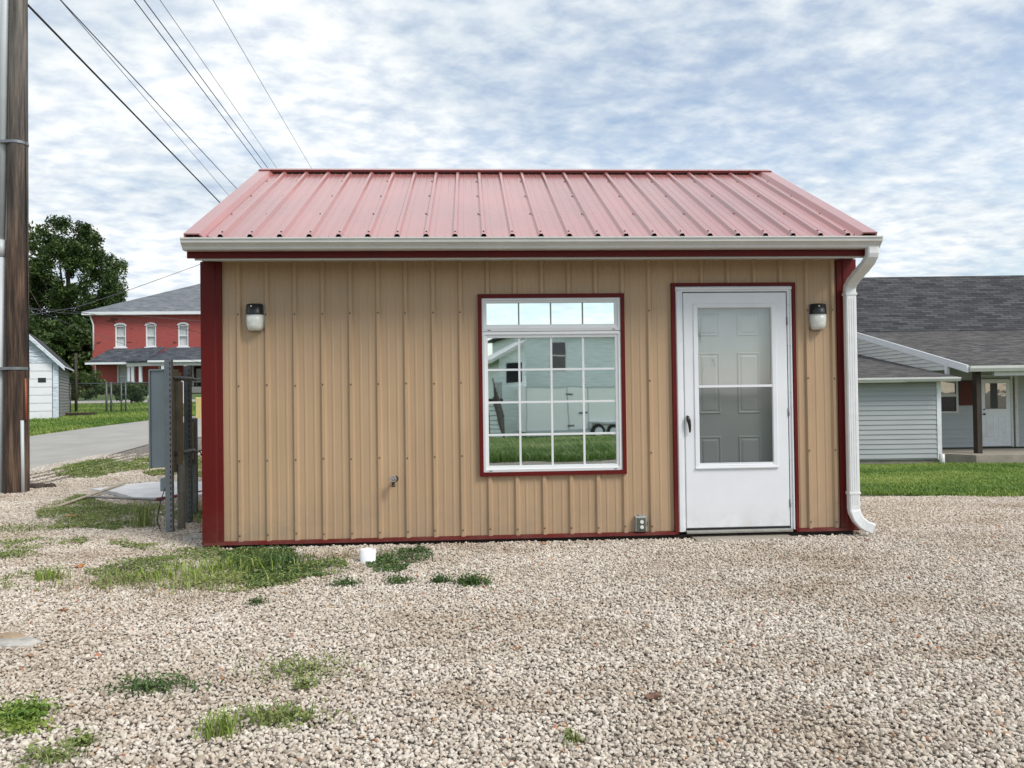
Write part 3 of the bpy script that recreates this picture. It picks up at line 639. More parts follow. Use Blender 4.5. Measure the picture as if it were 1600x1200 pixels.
# ------------------------------------------------------------------ wall lights, tap, socket
def wall_light():
    r = empty('wall_light', (0, 0, 0), YAW)
    def half(w_, d_, z, n=14, y=0.): return [(w_ / 2 * math.cos(a) * (1 if abs(math.cos(a)) < .99 else 1), y - d_ * abs(math.sin(a)) ** .6, z) for a in np.linspace(0, math.pi, n)]
    mb = MB(); mb.loft([half(.118, .055, .112), half(.136, .078, .104), half(.142, .088, .03), half(.142, .09, .022)], 0, True, True); mb.build('cap', 'black', r)
    e = MB(); e.cyl((-.014, -.079, .088), .006, -.004, 'y', 10); e.build('photocell', 'lens', r)
    mb = MB(); mb.loft([half(.138, .082, .022), half(.136, .082, -.03), half(.128, .078, -.07), half(.112, .068, -.098), half(.080, .045, -.110)], 0, True, True); mb.build('lens', 'lens', r)
    mb = MB(); mb.loft([[(x, .0, z) for x, z in ((-.072, .114), (.072, .114), (.076, 0), (.072, -.075), (.05, -.113), (-.05, -.113), (-.072, -.075), (-.076, 0))], [(x, -.012, z) for x, z in ((-.070, .112), (.070, .112), (.074, 0), (.070, -.073), (.048, -.111), (-.048, -.111), (-.070, -.073), (-.074, 0))]]); mb.build('back_plate', 'grayplate', r)
    return r
def copytree(o, par=None):
    c = o.copy(); col.objects.link(c); c.parent = par
    for ch in list(o.children): copytree(ch, c)
    return c
l1 = wall_light(); l1.location = wl(.430, -.019, 1.875)
tag(l1, 'black and frosted glass wall light near the left red corner of the shed', 'wall light', 'wall lights on the shed front')
l2 = copytree(l1); l2.location = wl(5.172, -.019, 1.842)
tag(l2, 'black and frosted glass wall light between the white door and the downspout', 'wall light', 'wall lights on the shed front')
tp = empty('outdoor_tap', wl(1.55, 0, .52), YAW); tag(tp, 'small weathered brass garden tap sticking out of the tan wall', 'tap')
q = MB(); q.cyl((0.012, 0, .005), .024, -.006, 'y', 16); q.tube([(0.012, -.004, .004), (0.006, -.05, .0), (0, -.075, -.008), (0, -.082, -.04)], [.012, .014, .013, .011], 12); q.cyl((0, -.082, -.055), .016, .016, 'z', 14); q.build('spout', 'brass', tp)
q = MB(); nseg = 20
q.loft([[Vector((math.cos(a) * (.022 + .005 * math.cos(b)), -.096 + .005 * math.sin(b), .012 + math.sin(a) * (.022 + .005 * math.cos(b)))) for b in np.linspace(0, 2 * math.pi, 8, endpoint=False)] for a in np.linspace(0, 2 * math.pi, nseg)], 0, False, True)
for a in range(3): c, s_ = math.cos(a * math.pi / 3), math.sin(a * math.pi / 3); q.tube([(-.02 * c, -.096, .012 - .02 * s_), (.02 * c, -.096, .012 + .02 * s_)], .0028, 6)
q.cyl((0, -.06, .012), .005, -.04, 'y', 8); q.build('handwheel', 'grayplate', tp)
sk = empty('outdoor_socket', wl(3.615, 0, .105), YAW); tag(sk, 'weatherproof double power socket in clear cover at the foot of the wall', 'socket')
q = MB(); q.box(-.048, .048, -.045, 0, -.065, .065, bev=.010); q.box(-.015, .018, -.03, 0, .065, .076); q.build('housing', 'grayplate', sk)
q = MB(); q.box(-.034, .040, -.052, -.0455, -.054, .055, bev=.006); q.build('cover', mat('dark_green_socket_cover', (.10, .115, .095), .2), sk)
for z in (-.022, .022):
    q = MB(); q.cyl((.004, -.0525, z), .0155, -.006, 'y', 16); q.build('outlet', 'lens', sk)
q = MB(); q.box(.048, .056, -.03, -.01, -.02, .02); q.build('latch', 'black', sk)

# =================================================================== UTILITY POLE, RACK, CABLES
pb_ = gnd(25, 770)
up = empty('utility_pole', pb_); tag(up, 'tall brown wooden utility pole cropped by the left edge of the picture', 'utility pole')
top = at(24, 0, pb_.y + .0) - pb_
zt = 9.0; dxz = Vector((top.x / top.z, 0, 1))
mb = MB(); n = 28; rings = []
for k, z in enumerate(np.linspace(-.3, zt, 40)):
    r_ = .152 - .0075 * z
    rings.append([Vector((dxz.x * z + r_ * (1 + .03 * math.sin(3 * a + 1.2 * math.sin(z))) * math.cos(a), r_ * (1 + .03 * math.sin(5 * a + z * .6)) * math.sin(a), z)) for a in np.linspace(0, 2 * math.pi, n, endpoint=False)])
mb.loft(rings, 0, True, True); mb.build('pole', 'pole', up)
mb = MB(); cx = -.195
mb.tube([(cx, -.03, -.2), (cx + dxz.x * 3.2, -.03, 3.2)], .056, 16); mb.tube([(cx + dxz.x * 3.1, -.03, 3.1), (cx + dxz.x * 3.32, -.03, 3.32)], .064, 16); mb.tube([(cx + dxz.x * 3.2, -.03, 3.2), (cx + .06 + dxz.x * 8.6, -.03, 8.6)], .052, 16)
mb.build('white_conduit', 'conduit', up)
for z in (1.63, 4.6):
    mb = MB(); r_ = .160 - .0075 * z
    mb.loft([[Vector((dxz.x * z + (r_) * math.cos(a) - (.10 if math.cos(a) < -.2 else 0), (r_) * math.sin(a), z + h)) for a in np.linspace(0, 2 * math.pi, 24, endpoint=False)] for h in (-.018, .018)], 0, True, False); mb.build('strap', 'galv', up)
mb = MB(); mb.tube([(.146, -.085, -.1), (.140, -.085, .95)], .021, 10); mb.build('short_conduit', 'conduit', up)
mb = MB(); mb.tube([(.158, -.03, .95), (.150, -.03, 1.5)], .012, 8); mb.build('marker_strip', 'orange', up)
mb = MB(); mb.tube([(.20, -.03, 1.5), (.13, -.03, 8)], .006, 6); mb.build('ground_wire', 'cable', up)

# meter rack
rb = gnd(266, 833)
rk = empty('meter_rack', rb); tag(rk, 'grey electric meter rack of slotted steel posts left of the shed', 'meter rack')
SC = rb.y / F_PX
def strut(x, y, z0, z1, horiz=False, name='post', m='galv', ln=.5):
    mb = MB(); a = .0205
    if not horiz:
        mb.box(x - .034, x + .012, y - a, y + a, z0, z1, 0)
        mb.box(x + .012, x + .030, y - a, y + a, z0, z1, 0)
        z = z0 + .2
        while z < z1 - .04: mb.box(x + .0125, x + .022, y - a - .0015, y - a, z, z + .028, 1); z += .05
    else:
        mb.box(x - a, x + a, y, y + ln, z0 - a, z0 + a, 0)
        yy = y + .04
        while yy < y + ln - .03: mb.box(x + a, x + a + .0015, yy, yy + .022, z0 - .01, z0 + .01, 1); yy += .05
    return mb.build(name, [m, 'black'], rk)
strut(0, 0, -.25, 1.60); 
p2 = gnd(297, 818) - rb
strut(p2.x - .01, p2.y, -.25, 1.56, m='galvd'); p3 = gnd(307, 806) - rb
def rail(z, x0=.0):
    mb = MB(); a, b = Vector((.01, .0, z)), Vector((p2.x + .03, p2.y + .05, z)); mb.tube([a, b], .022, 4, 0, False)
    d = b - a
    for k in range(7):
        c = a + d * ((k + .8) / 8); mb.box(c.x + .012, c.x + .020, c.y - .015, c.y + .01, z - .009, z + .009, 1)
    return mb.build('cross_rail', ['galvd', 'black'], rk)
rail(1.43); rail(.72)
mb = MB(); mb.box(-.19, -.035, .04, .26, .60, 1.50, 0, bev=.004); mb.box(-.205, -.19, .03, .27, .595, 1.505, 0); mb.box(-.195, -.03, .02, .28, 1.50, 1.515, 0); mb.build('cabinet', 'cabinet', rk)
mb = MB(); mb.box(-.034, .006, .06, .25, .55, 1.49); mb.box(.0065, .03, .12, .23, .62, 1.40); mb.box(.0305, .036, .15, .19, .75, 1.2); mb.build('back_plate', 'cabback', rk)
mb = MB(); mb.box(-.115, -.03, .05, .15, .38, .50, bev=.006); mb.build('junction_box', 'cabinet', rk)
mb = MB(); mb.tube([(-.045, .08, -.2), (-.045, .08, .40)], .022, 10); mb.tube([(-.06, .12, .50), (-.05, .12, .62)], .028, 10); mb.build('conduit', 'conduit', rk)
mb = MB(); mb.tube([(.035, .16, -.2), (.035, .16, .62)], .035, 12); mb.build('large_conduit', 'cabback', rk)
mb = MB(); mb.tube([(-.03, .0, .45), (-.09, .01, .30), (-.13, .02, .12), (-.10, .02, .02), (-.02, .02, .0)], .0045, 6); mb.build('dangling_wire', 'cable', rk)
mb = MB(); mb.box(p3.x - .035, p3.x + .012, p3.y - .02, p3.y + .02, .0, 1.03); mb.box(p3.x - .08, p3.x - .035, p3.y - .1, p3.y + .06, .55, 1.02, 1); mb.box(p2.x - .09, p2.x - .04, p2.y + .06, p2.y + .2, .62, 1.0, 1); mb.build('short_post', ['galvd', 'cabback'], rk)
mb = MB()
for k in range(5):
    a = Vector((p3.x, p3.y, .70 - .03 * k)); pts = []
    for t in np.linspace(0, 1, 12): pts.append(a + Vector((.03 + .12 * math.sin(t * (2.2 + .3 * k)) + .02 * k, -.02 * k, -.55 * t + .10 * math.sin(3.1 * t) * (k % 3))))
    mb.tube(pts, .005, 6)
mb.tube([Vector((p3.x, p3.y, .66)), Vector((p3.x + .1, p3.y, .72)), Vector((p3.x + .5, p3.y + .1, .70))], .006, 6)
mb.build('cable_bundle', 'cable', rk)
oc = MB(); a = gnd(310, 795); oc.tube([a + Vector((-.02, .0, .05)), a + Vector((.05, -.05, -.0)), a + Vector((.4, -.2, .0))], .007, 6); oc = oc.build('extension_cord', 'orange'); tag(oc, 'short run of orange cord on the ground behind the meter rack', 'cord')

# overhead cables
def cable(name, pa, pb, H, r, m, label, d1=90, start=None, over=-250):
    pa, pb = np.array(pa, float), np.array(pb, float)
    def on(v): t = (v - pa[1]) / (pb[1] - pa[1]); return pa[0] + t * (pb[0] - pa[0])
    pts = []
    v0 = over
    for d in ([None] + list(np.geomspace(24, d1, 6))):
        if d is None: v = v0; D = (H - EYE.z) * F_PX / (615 - v)
        else: D = d; v = 615 - (H - EYE.z) * F_PX / D
        pts.append(at(on(v), v, D))
    if start is not None: pts[0] = start
    mb = MB(); mb.tube(pts, r, 6); o = mb.build(name, m); tag(o, label, 'cable', 'overhead cables'); return o
poletop = pb_ + dxz * 6.62 + Vector((.11, 0, 0))
cable('overhead_cable', (35, 0), (345, 318), 6.55, .016, 'cable', 'thick black cable running from the wooden pole down behind the roof', start=at(33, -3, pb_.y))
cable('overhead_cable', (90, -5), (372, 297), 7.2, .010, 'cable2', 'upper of the two thin wires to the right of the thick black cable')
cable('overhead_cable', (94, 0), (358, 306), 7.1, .006, 'cable2', 'thin lower wire just right of the thick black cable')
cable('overhead_cable', (210, 0), (408, 262), 8, .010, 'cable2', 'leftmost dark wire of the close pair ending at the left ridge tip')
cable('overhead_cable', (225, 0), (418, 262), 8, .010, 'cable2', 'right dark wire of the close pair ending at the left ridge tip')
cable('overhead_cable', (250, 0), (432, 262), 8.2, .006, 'cable2', 'thin wire just right of the close dark pair')
cable('overhead_cable', (333, 0), (486, 262), 8.4, .006, 'cable2', 'thin wire farthest to the right above the ridge')
def span(pts, r, m, label):
    mb = MB(); mb.tube([at(*p) for p in pts], r, 6); o = mb.build('street_wire', m); tag(o, label, 'wire', 'wires strung over the side street')
span([(-60, 500, 36), (48, 492, 38), (120, 480, 39), (205, 452, 40), (313, 413, 42), (420, 370, 44)], .016, 'cable2', 'wire climbing right from the dark tree to the shed eave')
span([(-60, 478, 36), (100, 484, 40), (200, 500, 43), (316, 520, 46), (460, 540, 50)], .014, 'cable', 'dark wire crossing the upper windows of the red house')
span([(-60, 470, 37), (100, 489, 41), (200, 492, 44), (316, 502, 47), (460, 512, 50)], .010, 'cable2', 'pale wire just below the eave of the red house')
span([(-60, 455, 37), (48, 480, 41), (130, 516, 44), (200, 540, 48), (330, 570, 54)], .010, 'cable2', 'wire slanting down to the right across the dark tree')

# =================================================================== LEFT BACKGROUND
# narrow garage
ga = R(26); gc = at(92, 655, 27.0); gz = T(gc.x, gc.y)
gr = empty('garage', (gc.x, gc.y, gz), ga); tag(gr, 'old narrow garage with peeling white gable and white panel door', 'garage')
GW, GL, GE, GR = 1.95, 4.5, 1.98, 3.02
mb = MB(); lap(mb, (-GW, 0, 0), (1, 0, 0), (GE + .1, GR - .05), lambda z: (z - GE) / (GR - GE) * GW / 2, lambda z: GW - (z - GE) / (GR - GE) * GW / 2, .13, (0, -1, 0))
mb.box(-.18, 0, -.02, .1, 0, GE + .1); mb.box(-GW, -GW + .18, -.02, .1, 0, GE + .1); mb.box(-GW + .18, -.18, -.015, .1, 1.98, GE + .1); mb.build('gable_front', 'peel', gr)
mb = MB(); lap(mb, (0, 0, 0), (0, 1, 0), (0, GE + .08), lambda z: 0, lambda z: GL, .11, (1, 0, 0)); mb.build('side_wall', 'graywood', gr); mb = MB(); lap(mb, (-GW, GL, 0), (0, -1, 0), (0, GE + .08), lambda z: 0, lambda z: GL, .11, (-1, 0, 0)); mb.box(-GW, 0, GL - .1, GL, 0, GE); mb.build('side_wall', 'graywood', gr)
mb = MB()
for sx in (0, 1):
    x0, x1 = (.20, -GW / 2) if sx == 0 else (-GW - .20, -GW / 2)
    e = GE - .20 / (GW / 2) * (GR - GE) + .1; ps = [(x0, -.22, e), (x0, GL + .1, e), (x1, GL + .1, GR + .06), (x1, -.22, GR + .06)]
    slab_roof(mb, ps if sx == 0 else ps, .045)
mb.build('roof', ['shingle_dk', 'white'], gr)
mb = MB()
for sx in (0, 1):
    x0, x1 = (.20, -GW / 2) if sx == 0 else (-GW - .20, -GW / 2); e = GE - .20 / (GW / 2) * (GR - GE) + .1
    mb.loft([[(x0, -.235, e - .05), (x0, -.205, e - .05), (x0, -.205, e - .16), (x0, -.235, e - .16)], [(x1, -.235, GR + .01), (x1, -.205, GR + .01), (x1, -.205, GR - .11), (x1, -.235, GR - .11)]])
mb.build('barge_board', 'peel', gr)
dr = MB()
for k in range(7): z = .02 + k * .28; dr.box(-GW + .20, -.20, .0, .03, z, z + .268, 0, bev=.006)
dro = dr.build('garage_door', 'white', gr)
q = MB(); q.box(-.62, -.38, -.012, .0, 1.30, 1.46); child(q, 'window', 'dkglass', dro)

# small post + base, far red outbuilding
b = gnd(119, 646); o = MB(); o.tube([(0, 0, -.1), (.0, 0, 2.42)], .055, 8); o.build('old_post', 'darkwood', loc=b); tag(bpy.data.objects['old_post'], 'thin dark wooden post standing right of the old garage', 'post')
b = gnd(127, 650); o = MB(); o.box(-.42, .42, -.35, .35, -.1, .13, bev=.02); o = o.build('footing_block', 'darkwood', loc=b, rotz=.1); tag(o, 'low dark concrete block at the foot of the thin post', 'block')
b = at(127, 600, 86); ob = empty('red_outbuilding', (b.x, b.y, T(b.x, b.y)), YAW); tag(ob, 'low far red outbuilding with white band and grey roof', 'outbuilding')
zb = lambda v: EYE.z + (624.5 - v) * 86 / F_PX - T(b.x, b.y)
mb = MB(); mb.box(-4, 4, 0, 6, 0, zb(585)); mb.build('wall', 'barnred', ob)
mb = MB(); mb.box(-4.02, 4.02, -.03, 5.9, zb(585), zb(576)); mb.build('white_band', 'white', ob)
mb = MB(); slab_roof(mb, [(-4.3, -.4, zb(576)), (4.3, -.4, zb(576)), (4.3, 3, zb(566)), (-4.3, 3, zb(566))], .08); slab_roof(mb, [(4.3, 6.4, zb(576)), (-4.3, 6.4, zb(576)), (-4.3, 3, zb(566)), (4.3, 3, zb(566))], .08); mb.build('roof', ['shingle_lt', 'white'], ob)

# red brick house
hb = at(145, 612, 60); HZ = T(hb.x, hb.y)
hs = empty('brick_house', (hb.x, hb.y, HZ), YAW); tag(hs, 'two-storey red painted brick house with grey hip roof and porch', 'house')
zh = lambda v, d=60.: EYE.z + (624 - v) * d / F_PX - HZ
HW, HD, HE = 14.0, 13.0, zh(490)
wins = [(2.15, .84), (4.47, .80), (6.95, .80), (9.5, .8), (12, .8)]
mb = MB(); zt0, zt1 = zh(543), zh(509)
# facade with openings
def facade(mb, x0, x1, z0, z1, holes, y=0., th=.25):
    xs = sorted({x0, x1, *[h[0] for h in holes], *[h[1] for h in holes]}); zs = sorted({z0, z1, *[h[2] for h in holes], *[h[3] for h in holes]})
    for a, b_ in zip(xs, xs[1:]):
        for c, d in zip(zs, zs[1:]):
            cx_, cz_ = (a + b_) / 2, (c + d) / 2
            if any(h[0] < cx_ < h[1] and h[2] < cz_ < h[3] for h in holes): continue
            mb.face([(a, y, c), (b_, y, c), (b_, y, d), (a, y, d)])
    for h in holes:
        rr(mb, h, h, y, y + th)
holes = [(x - w_ / 2, x + w_ / 2, zt0, zt1) for x, w_ in wins] + [(1.85, 2.65, zh(607), zh(570))] + [(5.0, 5.9, zh(607), zh(572)), (7.6, 8.6, zh(615), zh(572)), (10.5, 11.4, zh(607), zh(572))]
facade(mb, 0, HW, 0, HE, holes)
mb.face([(0, 0, 0), (0, HD, 0), (0, HD, HE), (0, 0, HE)]); mb.face([(HW, 0, 0), (HW, HD, 0), (HW, HD, HE), (HW, 0, HE)]); mb.face([(0, HD, 0), (HW, HD, 0), (HW, HD, HE), (0, HD, HE)])
mb.build('wall', 'brick', hs)
for k, h in enumerate(holes):
    up_ = k < len(wins); f = MB()
    frame_ring(f, h[0], h[1], h[2], h[3], .09, .03, .16); f.box(h[0] + .09, h[1] - .09, .05, .15, (h[2] + h[3]) / 2 - .03, (h[2] + h[3]) / 2 + .03)
    f.box(h[0] - .08, h[1] + .08, -.08, .02, h[2] - .1, h[2] - .0)
    wo = f.build('window', 'white', hs)
    gq = MB(); gq.box(h[0] + .09, h[1] - .09, .19, .20, h[2] + .09, h[3] - .09); child(gq, 'pane', 'curtain' if k < 6 else 'dkglass', wo)
    if up_:
        A = MB(); n_ = 8; w2 = (h[1] - h[0]) / 2 + .07; c_x = (h[0] + h[1]) / 2
        R0 = [(c_x + w2 * math.cos(t), h[3] - .04 + .26 * math.sin(t)) for t in np.linspace(0, math.pi, n_)]
        R1 = [(c_x + (w2 - .14) * math.cos(t), h[3] - .04 + .10 * math.sin(t)) for t in np.linspace(0, math.pi, n_)]
        A.loft([[(x, -.05, z) for x, z in R0 + R1[::-1]], [(x, .02, z) for x, z in R0 + R1[::-1]]]); child(A, 'arch', 'white', wo)
# hip roof
e0, e1 = -.55, HW + .55; f0, f1 = -.55, HD + .55; HR = HE + 3.35; hip = (f1 - f0) / 2
rA = (e0 + hip, f0 + hip, HR); rB = (e1 - hip, f0 + hip, HR)
mb = MB()
ev = HE + .08
slab_roof(mb, [(e0, f0, ev), (e1, f0, ev), rB, rA], .03); slab_roof(mb, [(e1, f1, ev), (e0, f1, ev), rA, rB], .03)
slab_roof(mb, [(e0, f1, ev), (e0, f0, ev), rA], .03); slab_roof(mb, [(e1, f0, ev), (e1, f1, ev), rB], .03)
mb.build('roof', ['shingle_lt', 'white'], hs)
mb = MB(); mb.box(e0, e1, f0 - .02, f0 + .1, HE - .16, HE + .04); mb.box(e0, e0 + .1, f0 + .1, f1, HE - .16, HE + .04); mb.box(e0 + .1, e1 - .02, f0 + .1, 0, HE - .16, HE - .10); mb.build('eave_board', 'white', hs)
mb = MB(); mb.tube([(.28, -.1, 0), (.28, -.1, zh(566))], .055, 8); mb.tube([(.12, -.1, zh(548)), (.12, -.1, HE - .9), (-.02, -.3, HE - .2)], .06, 8); mb.build('downpipe', 'white', hs)
# porch
pz, pt = zh(566, 57.5), zh(545)
mb = MB(); slab_roof(mb, [(.25, -1.7, pz), (3.7, -1.7, pz), (3.7, 0, pt - .05), (1.3, 0, pt - .05)], .1); slab_roof(mb, [(.25, 0, pz), (.25, -1.7, pz), (1.3, 0, pt - .05)], .1)
slab_roof(mb, [(3.5, -2.2, pz + .05), (5.6, -3.4, pz + .05), (5.9, -.9, pt + .05), (3.5, -.1, pt)], .12); slab_roof(mb, [(5.6, -3.4, pz + .05), (14.4, -3.4, pz + .05), (13, -.0, pt + .05), (5.9, -.0, pt + .05)], .12)
mb.build('porch_roof', ['shingle_bl', 'shingle_bl'], hs)
mb = MB(); mb.box(.25, 3.7, -1.74, -1.70, pz - .14, pz + .01); mb.box(5.6, 14.4, -3.45, -3.41, pz - .1, pz + .05); mb.build('porch_fascia', 'white', hs)
mb = MB(); mb.loft([[(3.5, -2.1, pz - .35), (3.5, -2.0, pz - .35), (3.5, -2.0, pz - .08), (3.5, -2.1, pz - .08)], [(5.6, -3.25, pz - .35), (5.6, -3.15, pz - .35), (5.6, -3.15, pz - .08), (5.6, -3.25, pz - .08)], [(14.2, -3.25, pz - .35), (14.2, -3.15, pz - .35), (14.2, -3.15, pz - .08), (14.2, -3.25, pz - .08)]]); mb.build('porch_beam', 'sidingwhite', hs)
for x, y in ((3.62, -1.9), (4.0, -2.15), (4.75, -2.6), (6.6, -3.15), (8.25, -3.15), (10.5, -3.15), (13.5, -3.15)):
    mb = MB(); mb.box(x - .10, x + .10, y - .10, y + .10, .3, pz - .33); mb.build('porch_post', 'white', hs)
mb = MB(); mb.box(3.4, 14.2, -3.3, -.02, 0, .45); mb.build('porch_floor', 'graywood', hs)

# chain-link fence
fa = at(106, 650, 31.0); fb = at(330, 650, 31.6)
fe = empty('chain_link_fence', (fa.x, fa.y, T(fa.x, fa.y))); tag(fe, 'low grey chain-link fence with gate posts across the far lawn', 'fence')
fl_ = (fb.x - fa.x); fy = (fb.y - fa.y)
def fz(x): return T(fa.x + x, fa.y + fy * x / fl_) - T(fa.x, fa.y)
mb = MB(); mb.tube([(x, fy * x / fl_, fz(x) + 1.19) for x in np.linspace(0, fl_ + 3, 12)], .026, 6); mb.build('top_rail', 'galvd', fe)
for x, r_ in ((.1, .025), (1.48, .04), (1.66, .04), (2.05, .03), (2.22, .03), (3.9, .03), (5.4, .03), (fl_ - .1, .03)):
    mb = MB(); y_ = fy * x / fl_; mb.tube([(x, y_, fz(x) - .2), (x, y_, fz(x) + 1.24)], r_, 8); mb.build('fence_post', 'galvd', fe)
mb = MB()
for k in range(int(fl_ / .11) + 12):
    for s_ in (1, -1):
        x0 = k * .11 - 1.2 * (s_ > 0); x1 = x0 + 1.15 * s_ if s_ > 0 else x0 - 1.15
        if min(x0, x1) < 0 or max(x0, x1) > fl_ + .2: continue
        mb.tube([(x0, fy * x0 / fl_, fz(x0) + .03), (x1, fy * x1 / fl_, fz(x1) + 1.18)], .0035, 3, 0, False, False)
mb.build('wire_mesh', 'galvd', fe)

# small things by the road
b = gnd(233, 640); tk = at(236, 623, b.y - 1); 
mb = MB(); tt = empty('propane_tank', (tk.x, tk.y, T(tk.x, tk.y))); tag(tt, 'rounded white tank partly hidden behind the meter cabinet', 'tank')
rings = []
for t in np.linspace(-1, 1, 21):
    L_ = .75; x = t * L_; e_ = max(0, abs(x) - (L_ - .27)) / .27; r_ = .27 * math.sqrt(max(.0, 1 - e_ * e_)) + .004
    rings.append([(x + L_ - .15, r_ * math.cos(a), tk.z - T(tk.x, tk.y) + r_ * math.sin(a)) for a in np.linspace(0, 2 * math.pi, 18, endpoint=False)])
mb.loft(rings, 0, True, True); mb.build('tank_body', 'tank', tt)
for x in (.1, .95): mb = MB(); mb.box(x, x + .1, -.2, .2, 0, .3); mb.build('tank_leg', 'grayplate', tt)
b = at(287, 645, 24); wbz = T(b.x, b.y); wb = empty('white_board', (b.x, b.y, wbz)); tag(wb, 'blank white board on thin legs behind the slotted steel posts', 'board')
mb = MB(); mb.box(-.19, .16, -.02, .02, .62, 1.42); mb.build('panel', 'white', wb)
mb = MB(); mb.box(.17, .21, -.02, .02, 0, 1.35); mb.box(-.17, -.14, -.01, .02, 0, .62); mb.box(-.14, .17, -.01, .02, .18, .21); mb.build('legs', 'sidingwhite', wb)
b = at(316, 647, 26.5); mb = MB(); mb.box(-.18, .22, -.15, .15, -.1, .72, bev=.03); o = mb.build('yellow_bollard', 'yellow', loc=(b.x, b.y, T(b.x, b.y))); tag(o, 'squat faded yellow barrier block at the road edge beside the shed corner', 'barrier')

# =================================================================== RIGHT NEIGHBOUR HOUSE
nh = empty('grey_house', (12.4, 21.5, 0)); tag(nh, 'single-storey pale grey sided house with dark shingle roof and corner porch', 'house')
ox, oy = 12.4, 21.5
def q_(px, py, d): p_ = at(px, py, d); return (p_.x - ox, p_.y - oy, p_.z)
gz0 = T(12.4, 21.5)
ZF = gz0 - .2
# wing wall
zw0, zw1 = at(1400, 716, 21.5).z, at(1400, 597, 21.5).z
wx1 = at(1463, 650, 21.5).x - ox; wx0 = -6.5
mb = MB(); lap(mb, (wx0, 0, 0), (1, 0, 0), (zw0, zw1), lambda z: 0, lambda z: wx1 - wx0, .135, (0, -1, 0)); lap(mb, (wx1 + .1, 0, 0), (0, 1, 0), (zw0, zw1), lambda z: 0, lambda z: 1.6, .135, (1, 0, 0)); lap(mb, (wx0, 6.3, 0), (0, -1, 0), (zw0, zw1), lambda z: 0, lambda z: 6.3, .135, (-1, 0, 0)); mb.build('wing_wall', 'siding', nh)
mb = MB(); mb.box(wx1, wx1 + .12, -.03, .08, zw0 - .05, zw1); mb.build('corner_post', 'white', nh)
mb = MB(); mb.box(wx0, wx1 + .15, .05, 6.2, ZF, zw0 - .005); mb.box(wx0, wx1 + .1, .0, .05, zw0 - .04, zw0 - .005, 1); mb.build('foundation', ['conc2', 'siding'], nh)
# wing roof
ze = at(1400, 590, 21.2).z; zr2 = ze + .145 * 6.6
mb = MB(); wl1 = wx1 + .42
slab_roof(mb, [(wx0 - .3, -.35, ze), (wl1, -.35, ze), (.13, 6.3, zr2), (wx0 - .3, 6.3, zr2)], .06); mb.build('wing_roof', ['shingle_md', 'sidingwhite'], nh)
mb = MB(); mb.prism([(-.36, ze - .01), (-.36, ze - .12), (-.43, ze - .12), (-.47, ze - .05), (-.47, ze - .01)], wx0 - .3, wl1 + .02); mb.build('wing_gutter', 'gutter', nh)
# porch / lower main roof
zp0 = at(1500, 572, 21.2).z; zp1 = at(1400, 518.5, 28).z; yp0, yp1 = 21.15 - oy, 28 - oy
XR = 12.
mb = MB(); slab_roof(mb, [(.15, yp0, zp0), (XR, yp0, zp0), (XR, yp1, zp1), (.15, yp1, zp1)], .07)
mb.build('porch_roof', ['shingle_md', 'white'], nh)
mb = MB(); mb.prism([(yp0 - .01, zp0 - .0), (yp0 - .01, zp0 - .16), (yp0 - .09, zp0 - .16), (yp0 - .13, zp0 - .07), (yp0 - .13, zp0)], .17, XR); mb.box(.9, XR, yp0 + .02, yp0 + .12, zp0 - .28, zp0 - .08); mb.build('porch_gutter', 'gutter', nh)
sl_ = (zp1 - zp0) / (yp1 - yp0)
mb = MB(); mb.loft([[(.10, yp0 - .06, zp0 + .02), (.148, yp0 - .06, zp0 + .02), (.148, yp0 - .06, zp0 - .18), (.10, yp0 - .06, zp0 - .18)], [(.10, yp1, zp1 + .03), (.148, yp1, zp1 + .03), (.148, yp1, zp1 - .17), (.10, yp1, zp1 - .17)]]); mb.build('barge_board', 'white', nh)
mb = MB()
def hz_(s_): return zp0 + sl_ * (s_ - yp0) - .1
def bz_(s_): return ze + (s_ + .35) * .145 - .05
y0_ = 1.0 - .35
n_ = 9
zb0, zb1 = bz_(y0_), hz_(yp1)
lap(mb, (.13, 0, 0), (0, 1, 0), (zb0, zb1), lambda z: max(y0_, (z - zp0 + .1) / sl_ + yp0), lambda z: min(yp1, (z - ze + .05) / .145 - .35), .12, (-1, 0, 0)); mb.build('gable_siding', 'sidingwhite', nh)
mb = MB(); mb.box(.08, .16, y0_ - .12, y0_, ze - .05, zp0 + .12); mb.build('gable_post', 'white', nh)
# main roof
yr, zr = 32.2 - oy, at(1470, 431.5, 32.2).z
mb = MB(); slab_roof(mb, [(-4.2, yp1, zp1 + .02), (XR, yp1, zp1 + .02), (XR, yr, zr), (-4.2, yr, zr)], .08); slab_roof(mb, [(XR, 2 * yr - yp1, zp1), (-4.2, 2 * yr - yp1, zp1), (-4.2, yr, zr), (XR, yr, zr)], .08); mb.build('main_roof', ['shingle_dk', 'shingle_dk'], nh)
mb = MB()
for s_, x in ((1, XR - .3), (-1, -4.0)):
    mb.face([(x, yp1, ZF), (x, 2 * yr - yp1, ZF), (x, 2 * yr - yp1, zp1 - .1), (x, yr, zr - .1), (x, yp1, zp1 - .1)])
mb.face([(-4, yp1, ZF), (.2, yp1, ZF), (.2, yp1, zp1 - .1), (-4, yp1, zp1 - .1)])
mb.face([(XR - .3, 1.6, ZF), (XR - .3, yp1, ZF), (XR - .3, yp1, zp1 - .1), (XR - .3, 1.6, zp0 + .2)])
mb.build('side_wall', 'siding', nh)
